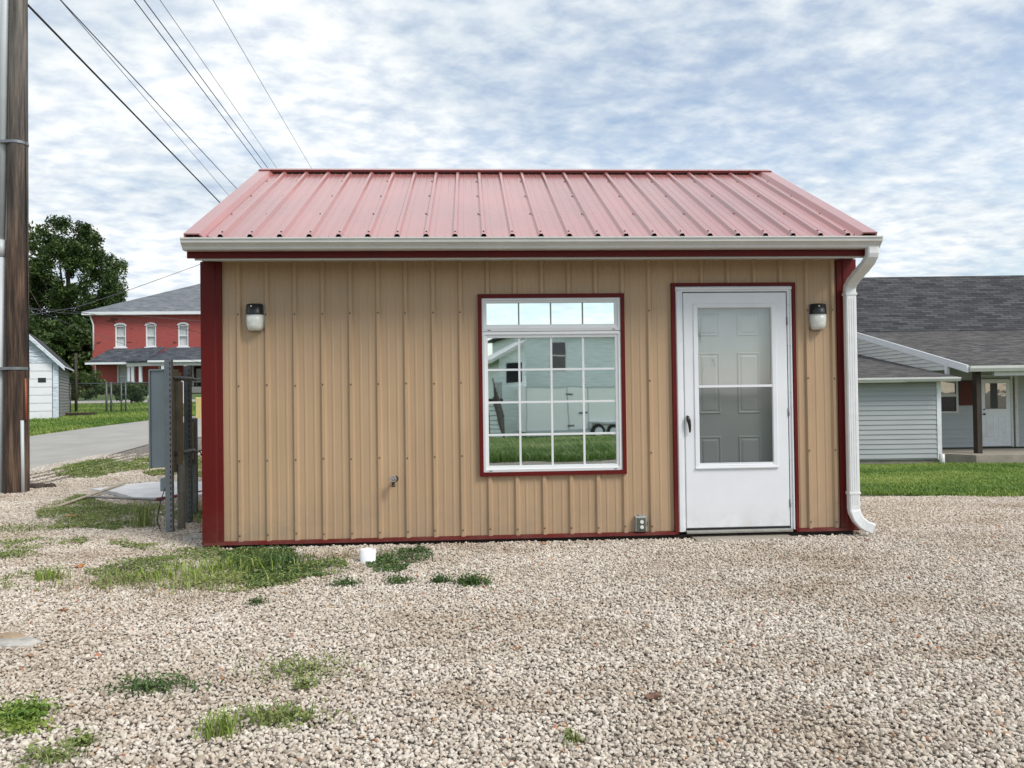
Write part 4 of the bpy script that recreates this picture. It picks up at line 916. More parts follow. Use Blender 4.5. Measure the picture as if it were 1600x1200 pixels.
# porch back wall with openings
yb = 23.0 - oy; zfl = at(1550, 698, 23.).z; X = lambda px, d=23.: at(px, 640, d).x - ox; Z = lambda py, d=23., px=1540: at(px, py, d).z
dX0, dX1 = X(1533), X(1578); wX0, wX1, wZ0, wZ1 = X(1466), X(1496), Z(645), Z(589)
mb = MB(); top_ = zp0 + .3
lap(mb, (0, yb, 0), (1, 0, 0), (zfl, top_), lambda z: .15 if z > ze - .1 else (wx1 + .1 if not wZ0 < z + .06 < wZ1 else wX1), lambda z: dX0, .135, (0, -1, 0))
lap(mb, (0, yb, 0), (1, 0, 0), (zfl, top_), lambda z: dX1 + .2, lambda z: XR - .3, .135, (0, -1, 0))
lap(mb, (0, yb, 0), (1, 0, 0), (zfl + 2.05, top_), lambda z: dX0, lambda z: dX1 + .2, .135, (0, -1, 0))
lap(mb, (wx1 + .1, yb, 0), (1, 0, 0), (wZ0, wZ1), lambda z: 0, lambda z: .0, .135, (0, -1, 0))
mb.box(wx1, XR - .3, yb + .06, yb + .1, zfl, ze - .1); mb.box(.15, XR - .3, yb + .06, yb + .1, ze - .1, top_)
mb.build('porch_wall', 'siding', nh)
mb = MB(); frame_ring(mb, wX0, wX1, wZ0, wZ1, .06, yb - .05, yb + .02); mb.box(wX0 + .06, wX1 - .06, yb - .045, yb + .02, (wZ0 + wZ1) / 2 - .04, (wZ0 + wZ1) / 2 + .04); wo = mb.build('window', 'sidingwhite', nh)
q = MB(); q.box(wX0 + .06, wX1 - .06, yb - .01, yb + .0, wZ0 + .06, (wZ0 + wZ1) / 2 - .04); child(q, 'lower_pane', 'dkglass', wo)
q = MB(); q.box(wX0 + .06, wX1 - .06, yb - .01, yb + .0, (wZ0 + wZ1) / 2 + .04, wZ1 - .06); child(q, 'upper_pane', 'farglass', wo)
mb = MB(); mb.box(X(1497.5), X(1524), yb - .04, yb - .016, Z(633), Z(597)); mb.box(X(1497.5), X(1524), yb - .046, yb - .016, Z(597), Z(594), 1); mb.build('board_panel', ['maroon', 'darkwood'], nh)
# door
mb = MB(); mb.box(dX0, dX1, yb - .02, yb + .04, zfl + .02, zfl + 2.02); dx = dX1 - dX0
for a, b__ in ((.13, .44), (.56, .87)):
    rr(mb, (dX0 + dx * a, dX0 + dx * b__, zfl + .3, zfl + .95), (dX0 + dx * a + .03, dX0 + dx * b__ - .03, zfl + .33, zfl + .92), yb - .0205, yb - .030); rr(mb, (dX0 + dx * a + .03, dX0 + dx * b__ - .03, zfl + .33, zfl + .92), (dX0 + dx * a + .06, dX0 + dx * b__ - .06, zfl + .36, zfl + .89), yb - .030, yb - .0205)
do = mb.build('door', 'white', nh)
q = MB(); q.box(dX0 + dx * .13, dX0 + dx * .85, yb - .03, yb - .021, zfl + 1.13, zfl + 1.9); child(q, 'door_window', 'farglass', do)
q = MB(); q.box(dX0 + dx * .30, dX0 + dx * .55, yb - .034, yb - .0305, zfl + 1.15, zfl + 1.9); child(q, 'curtain', 'black', do)
q = MB(); q.cyl((dX0 + .06, yb - .03, zfl + .98), .028, -.05, 'y', 12); child(q, 'door_knob', 'black', do); q = MB(); q.cyl((dX0 + .06, yb - .025, zfl + 1.12), .022, -.03, 'y', 12); child(q, 'deadbolt', 'black', do)
mb = MB(); mb.box(dX0 - .09, dX0, yb - .035, yb + .03, zfl, zfl + 2.1); mb.box(dX1, dX1 + .07, yb - .035, yb + .03, zfl, zfl + 2.1); mb.box(dX1 + .13, dX1 + .22, yb - .04, yb + .03, zfl, zp0 + .2); mb.box(dX0 - .09, dX1 + .07, yb - .03, yb + .03, zfl + 2.1, zfl + 2.16); mb.build('door_frame', 'sidingwhite', nh)
mb = MB(); px0 = at(1530, 700, 21.35); mb.box(px0.x - ox - .08, px0.x - ox + .05, 21.3 - oy, 21.5 - oy, zfl - .05, zp0 - .08); mb.build('porch_post', 'darkwood', nh)
mb = MB(); zf2 = zfl - .05
pf = [(wx1 + .15, yb), (wx1 + .15, -.1), (X(1500, 21.3), 20.95 - oy), (X(1515, 21.), 20.75 - oy), (XR, 20.75 - oy), (XR, yb)]
mb.loft([[(x, y, gz0 - .25) for x, y in pf], [(x, y, zf2) for x, y in pf]]); mb.build('porch_slab', 'conc2', nh)
mb = MB(); c = at(1472, 718, 21.1); mb.cyl((c.x - ox, c.y - oy, gz0 - .1), .07, zf2 - gz0 + .12, 'z', 14); mb.build('drain_pipe', 'gutter', nh)

# =================================================================== BEHIND THE CAMERA (seen in the window)
def mirror(px, py, d):
    p_ = at(px, py, d); k = (p_ - PL).dot(UY); return p_ - UY * (2 * k)
tA = mirror(822, 683, 34.5); tB = mirror(1075, 683, 36)
tdir = (tB - tA); tdir.z = 0; tl = tdir.length; tyaw = math.atan2(tdir.y, tdir.x)
tz = T(tA.x, tA.y)
tr = empty('cargo_trailer', (tA.x, tA.y, tz), tyaw); tag(tr, 'white enclosed cargo trailer parked on grass, seen reflected in the window', 'trailer')
sgn = 1 if Vector((-math.sin(tyaw), math.cos(tyaw), 0)).y > 0 else -1      # side that faces the shed
ztop = at(890, 604, 35).z - tz
mb = MB(); mb.box(0, tl, min(0, -sgn * 2.1), max(0, -sgn * 2.1), .38, ztop, bev=0); mb.build('body', 'trailerwhite', tr)
mb = MB()
for x in (.05, 1.95, 2.9, 4.3, 5.7): mb.box(x - .02, x + .02, min(0, sgn * .015), max(0, sgn * .015), .40, ztop - .05)
mb.box(0, tl, min(0, sgn * .02), max(0, sgn * .02), .38, .46); mb.box(0, tl, min(0, sgn * .02), max(0, sgn * .02), ztop - .06, ztop); mb.build('side_trim', 'conduit', tr)
mb = MB(); mb.box(1.98, 2.87, min(0, sgn * .025), max(0, sgn * .025), .47, ztop - .12); d_o = mb.build('side_door', 'trailerwhite', tr)
q = MB(); q.box(2.4, 2.85, min(sgn * .03, sgn * .06), max(sgn * .03, sgn * .06), 1.15, 1.22); [q.box(1.9, 2.2, min(sgn * .02, sgn * .05), max(sgn * .02, sgn * .05), z, z + .06) for z in (.6, 2.0)]; child(q, 'latch', 'galvd', d_o)
for x in (3.35, 4.15):
    q = MB(); q.cyl((x, -sgn * .1, .33), .34, sgn * .22, 'y', 26); wo = q.build('wheel', 'rubber', tr)
    q = MB(); q.cyl((x, sgn * .12, .33), .20, sgn * .02, 'y', 20); child(q, 'rim', 'white', wo)
q = MB(); q.box(2.92, 4.6, min(0, sgn * .2), max(0, sgn * .2), .70, .78); q.box(2.9, 3.0, min(0, sgn * .2), max(0, sgn * .2), .5, .70); q.box(4.52, 4.62, min(0, sgn * .2), max(0, sgn * .2), .5, .70); q.build('fender', 'conduit', tr)
# grey-green building
bA = mirror(808, 690, 40); bB = mirror(1090, 690, 42); bd = bB - bA; bd.z = 0; byaw = math.atan2(bd.y, bd.x); bl = bd.length; bz = T(bA.x, bA.y)
gb_ = empty('clapboard_building', (bA.x, bA.y, bz), byaw); tag(gb_, 'tall grey-green clapboard building behind the trailer, seen reflected in the window', 'building')
sg = 1 if math.cos(byaw) > 0 else -1
bh = at(900, 524, 41).z - bz
wz0, wz1 = at(875, 580, 40.5).z - bz, at(875, 533, 40.5).z - bz; wxx = (875 - 808) / 1200 * 40.5
mb = MB()
for x0, x1, z0, z1 in ((0, wxx - .42, 0, bh), (wxx + .42, bl, 0, bh), (wxx - .42, wxx + .42, 0, wz0), (wxx - .42, wxx + .42, wz1, bh)): lap(mb, (x0, 0, 0), (1, 0, 0), (z0, z1), lambda z: 0, lambda z, w__=x1 - x0: w__, .14, (0, sg, 0))
yb2 = -sg * 7
mb.face([(0, 0, 0), (0, yb2, 0), (0, yb2, bh), (0, 0, bh)]); mb.face([(bl, 0, 0), (bl, yb2, 0), (bl, yb2, bh), (bl, 0, bh)]); mb.face([(0, yb2, 0), (bl, yb2, 0), (bl, yb2, bh), (0, yb2, bh)])
mb.build('wall', 'greenclap', gb_)
mb = MB(); mb.box(-.3, bl + .3, min(sg * .35, yb2), max(sg * .35, yb2), bh, bh + .18); mb.build('roof', 'shingle_dk', gb_)
mb = MB(); frame_ring(mb, wxx - .45, wxx + .45, wz0 - .03, wz1 + .03, .07, min(0, sg * .04), max(0, sg * .04)); mb.box(wxx - .38, wxx + .38, min(0, sg * .03), max(0, sg * .03), (wz0 + wz1) / 2 - .03, (wz0 + wz1) / 2 + .03); wo = mb.build('window', 'sidingwhite', gb_)
q = MB(); q.box(wxx - .40, wxx + .40, min(-sg * .05, -sg * .01), max(-sg * .05, -sg * .01), wz0, wz1); child(q, 'pane', 'dkglass', wo)
# annex with stair
aA = mirror(768, 690, 36); ab = empty('gabled_annex', (aA.x, aA.y, T(aA.x, aA.y)), byaw); tag(ab, 'narrow brown gabled annex beside the grey-green building, seen reflected in the window', 'building')
ah = at(780, 560, 36).z - T(aA.x, aA.y)
mb = MB(); lap(mb, (.4, 0, 0), (1, 0, 0), (0, ah), lambda z: 0, lambda z: 1.3, .14, (0, sg, 0)); mb.face([(.4, 0, 0), (.4, -sg * 4, 0), (.4, -sg * 4, ah), (.4, 0, ah)])
for k in range(4): z = ah + .16 * k; mb.face([(.4 + .28 * k, 0, z), (1.7, 0, z), (1.7, 0, z + .16), (.4 + .28 * (k + 1), 0, z + .16)])
mb.build('wall', 'greenclap', ab)
mb = MB(); mb.loft([[(x, sg * .3, z) for x, z in ((.0, ah - .25), (0, ah - .1), (1.75, ah + .95), (1.75, ah + .75))], [(x, -sg * 4, z) for x, z in ((.0, ah - .25), (0, ah - .1), (1.75, ah + .95), (1.75, ah + .75))]]); mb.build('roof', 'sidingwhite', ab)
mb = MB(); mb.box(.7, 1.5, min(0, sg * .03), max(0, sg * .03), ah - 1.15, ah - .25); mb.build('window', 'dkglass', ab)
sA = mirror(766, 685, 31); stt = empty('outdoor_stair', (sA.x, sA.y, T(sA.x, sA.y)), byaw); tag(stt, 'dark wooden outdoor stair with railing, seen reflected at the window left edge', 'stair')
mb = MB()
for k in range(9): mb.box(.0, .55, min(-sg * k * .24, -sg * (k * .24 + .26)), max(-sg * k * .24, -sg * (k * .24 + .26)), .18 * (k + 1) - .03, .18 * (k + 1))
mb.build('treads', 'graywood', stt)
mb = MB()
for x in (0, .55):
    mb.loft([[(x - .02, 0, 0), (x + .02, 0, 0), (x + .02, 0, .22), (x - .02, 0, .22)], [(x - .02, -sg * 2.2, 1.6), (x + .02, -sg * 2.2, 1.6), (x + .02, -sg * 2.2, 1.82), (x - .02, -sg * 2.2, 1.82)]])
mb.build('stringer', 'darkwood', stt)
mb = MB()
for k in range(10):
    y = -sg * .22 * k; z = .16 * k + .2
    for x in (0, .55): mb.tube([(x, y, z), (x, y, z + .85)], .018, 4, 0, False)
for x in (0, .55): mb.tube([(x, 0, 1.05), (x, -sg * 2.2, 2.65)], .03, 4, 0, False)
mb.box(-.1, .95, min(-sg * 2.2, -sg * 3), max(-sg * 2.2, -sg * 3), 1.6, 1.75)
for k in range(7): mb.box(.6 + .05 * k, .62 + .05 * k, -sg * 2.25 - .01, -sg * 2.25 + .01, 1.7, 2.5)
mb.build('railing', 'darkwood', stt)

# =================================================================== SMALL GROUND THINGS
b = gnd(575, 880); mb = MB(); mb.ring((0, 0, -.05), .049, .058, .155, 28); mb.cyl((0, 0, -.05), .048, .03, 'z', 28); o = mb.build('pipe_stub', 'pvc', loc=b); tag(o, 'open white plastic pipe stub rising from the gravel near the wall', 'pipe')
def slabpoly(name, pix, th, m, label, cat):
    P = [gnd(*p) for p in pix]; c = sum(P, Vector()) / len(P); mb = MB()
    mb.loft([[(p.x - c.x, p.y - c.y, -.1) for p in P], [(p.x - c.x, p.y - c.y, th + (p.z - c.z)) for p in P]]); o = mb.build(name, m, loc=c); tag(o, label, cat); return o
slabpoly('concrete_pad', [(142, 769), (197, 762), (236, 758), (345, 757), (345, 775), (262, 783), (210, 783), (180, 774)], .045, 'slab', 'flat pale concrete pad behind the meter rack', 'concrete pad')
def stick(name, pa, pb, r, m, label):
    a, b = gnd(*pa), gnd(*pb); mb = MB(); mb.tube([a + Vector((0, 0, r + .055)), b + Vector((0, 0, r + .02))], r, 4, 0, False); o = mb.build(name, m); tag(o, label, 'stick'); return o
stick('wood_lath', (195, 763), (89, 797), .018, 'lath', 'long bleached wooden lath slanting across weeds from the concrete pad')
stick('wood_lath', (139, 785), (255, 786), .014, 'graywood', 'grey straight lath along the front edge of the concrete pad')
stick('red_stake', (245, 790), (322, 772), .018, 'barnred', 'thin reddish stake lying beside the foot of the meter rack')
def rock(px, py, sx, sy, sz, m, label, seed, name='rock'):
    r_ = random.Random(seed); b = gnd(px, py); rings = []; n_ = 11; ph = [r_.uniform(.75, 1.2) for _ in range(n_)]
    for z, k in ((-.03, 1), (sz * .4, .95), (sz * .85, .7), (sz, .35)):
        rings.append([(sx * k * ph[j] * math.cos(2 * math.pi * j / n_), sy * k * ph[(j + 3) % n_] * math.sin(2 * math.pi * j / n_), z + r_.uniform(-.006, .006)) for j in range(n_)])
    mb = MB(); mb.loft(rings); o = mb.build(name, m, loc=b); tag(o, label, 'rock'); return o
rock(305, 843, .09, .06, .055, 'rock', 'pale broken stone beside the left foot of the shed', 3); rock(294, 846, .05, .04, .035, 'rock', 'small pale stone left of the broken stone at the shed corner', 4)
rock(22, 1008, .14, .07, .03, 'rock', 'flat whitish stone at the left edge on the gravel', 5); rock(16, 1003, .09, .05, .045, mat('buff_stone', (.33, .24, .16), .85, .2, 12), 'orange-buff stone resting on the flat stone at the left edge', 6)
rock(57, 763, .16, .12, .07, 'darkwood', 'dark clod of earth beside the utility pole foot', 8, 'earth_clod'); rock(78, 762, .10, .07, .06, 'darkwood', 'smaller dark clod of earth right of the pole foot', 9, 'earth_clod')
def leaf(px, py, s_, label, seed, m='dryleaf'):
    r_ = random.Random(seed); b = gnd(px, py); mb = MB(); n_ = 10; c = Vector((0, 0, .025)); a0 = r_.uniform(0, 6)
    ring = [Vector((s_ * (1 + .35 * math.cos(3 * t)) * math.cos(t + a0), s_ * .6 * (1 + .3 * math.cos(3 * t)) * math.sin(t + a0), .02 + s_ * .5 * r_.uniform(0, 1))) for t in np.linspace(0, 2 * math.pi, n_, endpoint=False)]
    lo_ = [p + Vector((0, 0, -.003)) for p in ring]
    mb.loft([lo_, ring, [p * .4 + c * .6 + Vector((0, 0, .004)) for p in ring]]); o = mb.build('fallen_leaf', m, loc=b); tag(o, label, 'leaf', 'dry leaves on the gravel'); return o
leaf(122, 890, .045, 'curled orange-brown leaf on gravel left of the long weed patch', 1); leaf(192, 893, .035, 'dark curled leaf lying in the long weed patch', 2, 'darkwood')
leaf(1022, 1097, .035, 'brown leaf lying on the open gravel in front of the door', 3, 'brownleaf'); leaf(99, 960, .03, 'tan leaf on gravel at left, midway between the weeds and the frame corner', 4)
leaf(112, 812, .06, 'yellowish leaf lying on the weed mat left of the meter rack', 5); leaf(850, 853, .03, 'small brown leaf close to the wall below the window', 6)

# =================================================================== VEGETATION
def mesh_np(name, V, Fc, tint, m):
    me = bpy.data.meshes.new(name); nv, nf, k = len(V), len(Fc), Fc.shape[1]
    me.vertices.add(nv); me.vertices.foreach_set('co', V.astype('f').ravel()); me.loops.add(nf * k); me.loops.foreach_set('vertex_index', Fc.astype('i').ravel())
    me.polygons.add(nf); me.polygons.foreach_set('loop_start', np.arange(nf, dtype='i') * k); me.polygons.foreach_set('loop_total', np.full(nf, k, 'i'))
    at_ = me.attributes.new('tint', 'FLOAT', 'POINT'); at_.data.foreach_set('value', tint.astype('f')); me.materials.append(M[m]); me.update(); me.validate()
    o = bpy.data.objects.new(name, me); col.objects.link(o); return o
def blades(P, h, w_, lean, tintbias=0., hj=.4):
    """P: n x 3 base points -> quads (two per blade)"""
    n = len(P); a = npr.uniform(0, 2 * np.pi, n); hh = h * npr.uniform(1 - hj, 1 + hj, n); ln = lean * npr.uniform(.2, 1.2, n) * hh
    d = np.stack([np.cos(a), np.sin(a), 0 * a], -1); s_ = np.stack([-np.sin(a + npr.normal(0, .6, n)), np.cos(a), 0 * a], -1)
    ww = w_ * npr.uniform(.7, 1.3, n)
    up_ = np.array([0, 0, 1.])
    p1 = P + d * (ln * .3)[:, None] + up_ * (hh * .6)[:, None]; p2 = P + d * ln[:, None] + up_ * (hh * (1 - .25 * lean))[:, None]
    V = np.stack([P - s_ * ww[:, None] / 2, P + s_ * ww[:, None] / 2, p1 + s_ * ww[:, None] * .4, p1 - s_ * ww[:, None] * .4, p2 + s_ * ww[:, None] * .06, p2 - s_ * ww[:, None] * .06], 1).reshape(-1, 3)
    i = np.arange(n)[:, None] * 6; Fc = np.concatenate([i + np.array([0, 1, 2, 3]), i + np.array([3, 2, 4, 5])])
    t = np.clip(npr.normal(.45, .25, n) + tintbias, 0, 1); return V, Fc, np.repeat(t, 6)
def leaves(P, size, upb=.5, tint=None):
    n = len(P); nrm = npr.normal(0, 1, (n, 3)); nrm[:, 2] = np.abs(nrm[:, 2]) + upb; nrm /= np.linalg.norm(nrm, axis=1)[:, None]
    r_ = npr.normal(0, 1, (n, 3)); u = np.cross(nrm, r_); u /= np.linalg.norm(u, axis=1)[:, None]; v = np.cross(nrm, u); s_ = (size * npr.uniform(.6, 1.3, n))[:, None]
    V = np.stack([P - u * s_, P + v * s_ * .45 - u * s_ * .1, P + u * s_, P - v * s_ * .45 - u * s_ * .1], 1).reshape(-1, 3)
    Fc = np.arange(n * 4).reshape(n, 4); t = np.clip(npr.normal(.45, .25, n), 0, 1) if tint is None else tint
    return V, Fc, np.repeat(t, 4)
def join(L_):
    V, Fc, t, o = [], [], [], 0
    for v, f, q in L_: V.append(v); Fc.append(f + o); t.append(q); o += len(v)
    return np.concatenate(V), np.concatenate(Fc), np.concatenate(t)
def pip(x, y, poly):
    poly = np.asarray(poly); ins = np.zeros(len(x), bool); j = len(poly) - 1
    for i in range(len(poly)):
        xi, yi = poly[i]; xj, yj = poly[j]
        c = ((yi > y) != (yj > y)) & (x < (xj - xi) * (y - yi) / (yj - yi + 1e-12) + xi); ins ^= c; j = i
    return ins
def fbm(x, y, s_, seed=0):
    r_ = np.random.default_rng(seed); out = 0 * x
    for k in range(14):
        a = r_.uniform(0, 6.28); f = s_ * 2 ** r_.uniform(0, 2.6); out = out + np.sin((x * np.cos(a) + y * np.sin(a)) * f + r_.uniform(0, 6.28)) / (f / s_) ** .7
    return out / 5
def scatter(poly, dens, y0=None):
    poly = np.asarray(poly); lo, hi = poly.min(0), poly.max(0); n = int((hi[0] - lo[0]) * (hi[1] - lo[1]) * dens)
    x, y = npr.uniform(lo[0], hi[0], n), npr.uniform(lo[1], hi[1], n); k = pip(x, y, poly); return x[k], y[k]
def gpoly(pix): return [g(*p) for p in pix]
def P3(x, y, dz=0.): return np.stack([x, y, terr(x, y) + dz], -1)
shed_poly = [tuple(wl(*p, 0)[:2]) for p in ((-.03, -.035), (W_ + .03, -.035), (W_ + .03, D_ + .03), (-.03, D_ + .03))]
def outside(x, y): return ~pip(x, y, shed_poly)

# lawns
def lawn_stuff(name, poly, dens, h, w_, m, lean=.5, fall=None, label=None, mask=None):
    x, y = scatter(poly, dens); k = outside(x, y)
    if mask: k &= mask(x, y)
    if fall: k &= npr.uniform(0, 1, len(x)) < fall(x, y)
    x, y = x[k], y[k]; b = fbm(x, y, .9, 5) * .5 + (npr.uniform(0, 1, len(x)) < .06) * .5
    hh = h * (1 + np.clip(fbm(x, y, 1.3, 8), -.6, .9) * .5)
    V, Fc, t = blades(P3(x, y, .005), hh, w_, lean); t = np.clip(t + np.repeat(b, 6), 0, 1); o = mesh_np(name, V, Fc, t, m); tag(o, kind='stuff'); tag(o, label, 'grass'); return o
lp = gpoly([(1347, 773.5), (1400, 773.5), (1450, 775), (1500, 775.5), (1550, 777), (1600, 777)]); lp = [(3.3, 9.6)] + [(p[0], p[1] - .16) for p in lp] + [(9, 9.5), (17, 20.6), (12.2, 21), (11.9, 21.3), (7.5, 21.3)]
lawn_stuff('lawn_grass', lp, 2300, .055, .012, 'lawn', .7, lambda x, y: np.clip(1.5 - y / 16, .3, 1), 'short green mown grass between the gravel and the grey house', lambda x, y: y > 9.78 + .16 * fbm(x, y, 4, 6) - .02 * x)
lp2 = [tuple(p) for p in RB[20:95]] + [(-4, 40), (-27, 40), (-24, 27), (-20, 20)]
lawn_stuff('roadside_grass', lp2, 1000, .075, .020, 'lawn', .7, lambda x, y: np.clip(1.6 - y / 26, .25, 1), 'green grass beyond the asphalt road by the garage and fence')
bl_ = [(-5, -.85), (-1.2, -.85), (.0, -1.2), (1.5, -1.35), (4, -1.3), (6, -9), (9, -21), (-3, -24), (-9, -14)]
lawn_stuff('uncut_grass', bl_, 900, .17, .018, 'tallgrass', .6, lambda x, y: np.clip(1.3 + y / 22, .3, 1), 'long green grass behind the viewer, seen reflected in the window')

# weed mats (creeping ground cover) - pixel outlines laid onto the ground
mats = [
 ('weed', [(54, 800), (75, 790), (120, 778), (150, 788), (240, 790), (262, 795), (324, 785), (324, 822), (262, 812), (200, 826), (150, 822), (80, 832), (60, 815)], 5200, .010, .055, 'creeping weed mat between the concrete pad and the meter rack'),
 ('weed', [(-10, 848), (40, 843), (140, 846), (120, 858), (60, 872), (-10, 878)], 3600, .011, .045, 'creeping weed mat at the left edge below the pole'),
 ('weed', [(80, 735), (135, 722), (205, 722), (215, 735), (150, 745), (90, 745)], 3000, .014, .06, 'weed mat along the near edge of the asphalt road'),
 ('weed', [(205, 720), (245, 712), (322, 715), (322, 748), (250, 742), (215, 735)], 2600, .014, .06, 'weed strip behind the meter rack near the road'),
 ('weed', [(175, 858), (250, 848), (310, 862), (360, 868), (440, 858), (470, 870), (540, 880), (550, 895), (500, 905), (470, 902), (430, 915), (380, 930), (300, 925), (200, 920), (150, 905), (110, 895), (170, 885), (250, 870)], 4200, .010, .05, 'long creeping weed patch at the left foot of the shed'),
 ('weeddark', [(440, 852), (460, 862), (470, 880), (455, 905), (400, 915), (370, 895), (345, 872), (390, 860)], 4600, .012, .045, 'dark bushy weeds below the left end of the shed wall'),
 ('weeddark', [(470, 880), (540, 880), (548, 895), (500, 905), (460, 903)], 4500, .011, .05, 'dark low weeds left of the white pipe stub'),
 ('weeddark', [(583, 868), (640, 862), (678, 866), (670, 878), (640, 885), (625, 898), (585, 898), (570, 885)], 5200, .011, .05, 'dark low weeds right of the white pipe stub'),
 ('weed', [(0, 905), (60, 893), (110, 900), (100, 920), (60, 928), (0, 925)], 1500, .012, .05, 'thin weeds on the gravel near the left edge'),
]
for m_, pix, dens, ls, hh, lab in mats:
    poly = gpoly(pix); P_ = np.array(poly); cx_, cy_ = P_.mean(0)
    big = [(cx_ + (x - cx_) * 1.12, cy_ + (y - cy_) * 1.25) for x, y in poly]
    x, y = scatter(big, dens * 2.1); ed = fbm(x, y, 5, 3); ins = pip(x, y, poly); k = outside(x, y) & ((ins & (ed + .25 * npr.normal(0, 1, len(x)) > -.18)) | (ed > .38)); x, y = x[k], y[k]
    hump = np.clip(.5 + fbm(x, y, 7, 9), .05, 1.3)
    z = npr.uniform(0, 1, len(x)) * hh * hump
    V, Fc, t = leaves(P3(x, y, z + .012), ls * 1.15, .6); t = np.clip(t + np.repeat(fbm(x, y, 2.2, 4) * .45, 4), 0, 1)
    # thin stems lying about
    n_ = len(x) // 14; sidx = npr.integers(0, len(x), n_); B = blades(P3(x[sidx], y[sidx], .01), hh * 1.1 * hump[sidx], .005, 1.4)
    parts_ = [(V, Fc, t), B]; o = mesh_np('weed_mat', *join(parts_), m_); tag(o, kind='stuff'); tag(o, lab, 'weeds')
# bright and dry tufts within the long patch
def tuft(px, py, n, h, w_, spread, m, label, lean=1.2, name='grass_tuft', leafy=0, group=None, sx=1.):
    b = gnd(px, py); x = npr.normal(0, spread * sx, n); y = npr.normal(0, spread * .75, n)
    P_ = np.stack([x, y, terr(b.x + x, b.y + y) - b.z + .008], -1); L_ = []
    if n: L_.append(blades(P_, h, w_, lean))
    if leafy:
        x = npr.normal(0, spread * sx, leafy); y = npr.normal(0, spread * .75, leafy); z = np.abs(npr.normal(0, h * .5, leafy)); L_.append(leaves(np.stack([x, y, terr(b.x + x, b.y + y) - b.z + .012 + z], -1), .011, .5))
    V, Fc, t = join(L_); o = mesh_np(name, V, Fc, t, m); o.location = b; tag(o, label, 'weed', group); return o
GW_ = 'weeds and grass tufts in the gravel'
tuft(265, 912, 240, .085, .006, .16, 'weedlime', 'bright lime grass tuft in the middle of the long weed patch', group=GW_, sx=1.6)
tuft(335, 895, 300, .10, .006, .13, 'weedlime', 'bright lime grass tuft nearest the shed wall', group=GW_, sx=1.5)
tuft(80, 908, 130, .09, .006, .05, 'weedlime', 'small upright lime grass tuft near the left edge', .6, group=GW_)
tuft(150, 915, 260, .06, .005, .16, 'drygrass', 'dry straw tuft left of the lime grass', 1.3, group=GW_, sx=1.6)
tuft(250, 930, 260, .05, .005, .18, 'drygrass', 'dry straw below the long weed patch', 1.3, group=GW_, sx=1.8)
tuft(525, 872, 240, .04, .005, .10, 'drygrass', 'pale dry straw between the dark weeds by the wall', 1.4, group=GW_, sx=1.4)
tuft(405, 885, 420, .09, .007, .15, 'weeddark', 'tall dark grass below the left end of the wall', .8, group=GW_, sx=1.3)
tuft(625, 872, 130, .07, .005, .12, 'weeddark', 'dark grass standing right of the white pipe stub', .8, group=GW_, sx=1.4)
tuft(225, 825, 120, .22, .006, .07, 'weed', 'tall thin grass stems in the weed mat left of the meter rack', .4, group=GW_)
tuft(736, 915, 60, .06, .008, .055, 'weeddark', 'rightmost dark weed on the gravel below the window', 1.1, leafy=520, group=GW_)
b_ = tuft(688, 912, 25, .05, .012, .03, 'weeddark', 'small broad-leaved plant between two dark weeds below the window', .8, leafy=200, group=GW_)
tuft(625, 912, 40, .04, .006, .05, 'weeddark', 'small dark weed below the white pipe stub', 1., leafy=320, group=GW_)
tuft(540, 916, 40, .035, .006, .05, 'weeddark', 'small dark weed left of and below the white pipe stub', 1., leafy=300, group=GW_)
tuft(402, 946, 20, .04, .006, .025, 'weeddark', 'tiny dark weed alone below the long weed patch', 1., leafy=110, group=GW_)
tuft(473, 1052, 60, .05, .005, .09, 'weed', 'sparse olive weed on the middle gravel', 1.2, leafy=420, group=GW_, sx=1.3)
tuft(475, 1078, 20, .04, .006, .03, 'weed', 'little green sprig just below the olive weed', 1., leafy=110, group=GW_)
tuft(238, 1080, 50, .05, .006, .06, 'weeddark', 'spreading dark green weed on the left gravel', 1.2, leafy=480, group=GW_, sx=1.7)
tuft(28, 1126, 160, .045, .005, .055, 'lawn', 'dense bright green clump at the left edge of the gravel', 1., leafy=1500, group=GW_)
tuft(36, 1143, 80, .03, .005, .045, 'weedlime', 'yellow-green fringe just below the dense green clump', 1.3, leafy=300, group=GW_)
tuft(342, 1152, 110, .085, .005, .035, 'weedlime', 'yellow-green grass tuft at the bottom of the gravel', .9, group=GW_)
tuft(432, 1130, 120, .05, .005, .06, 'weed', 'green weed right of the yellow-green grass tuft', 1.1, leafy=520, group=GW_, sx=1.4)
tuft(128, 1167, 30, .04, .005, .025, 'weed', 'small green sprig above the lower left corner', 1., leafy=160, group=GW_)
tuft(78, 1190, 50, .04, .005, .05, 'weed', 'olive weed in the lower left corner', 1.1, leafy=260, group=GW_)
tuft(895, 1163, 25, .04, .005, .02, 'weed', 'tiny sprig at the bottom middle of the gravel', 1., leafy=50, group=GW_)
tuft(20, 830, 160, .05, .006, .2, 'weed', 'low grass at the foot of the utility pole', 1., leafy=700, group=GW_, sx=1.3)

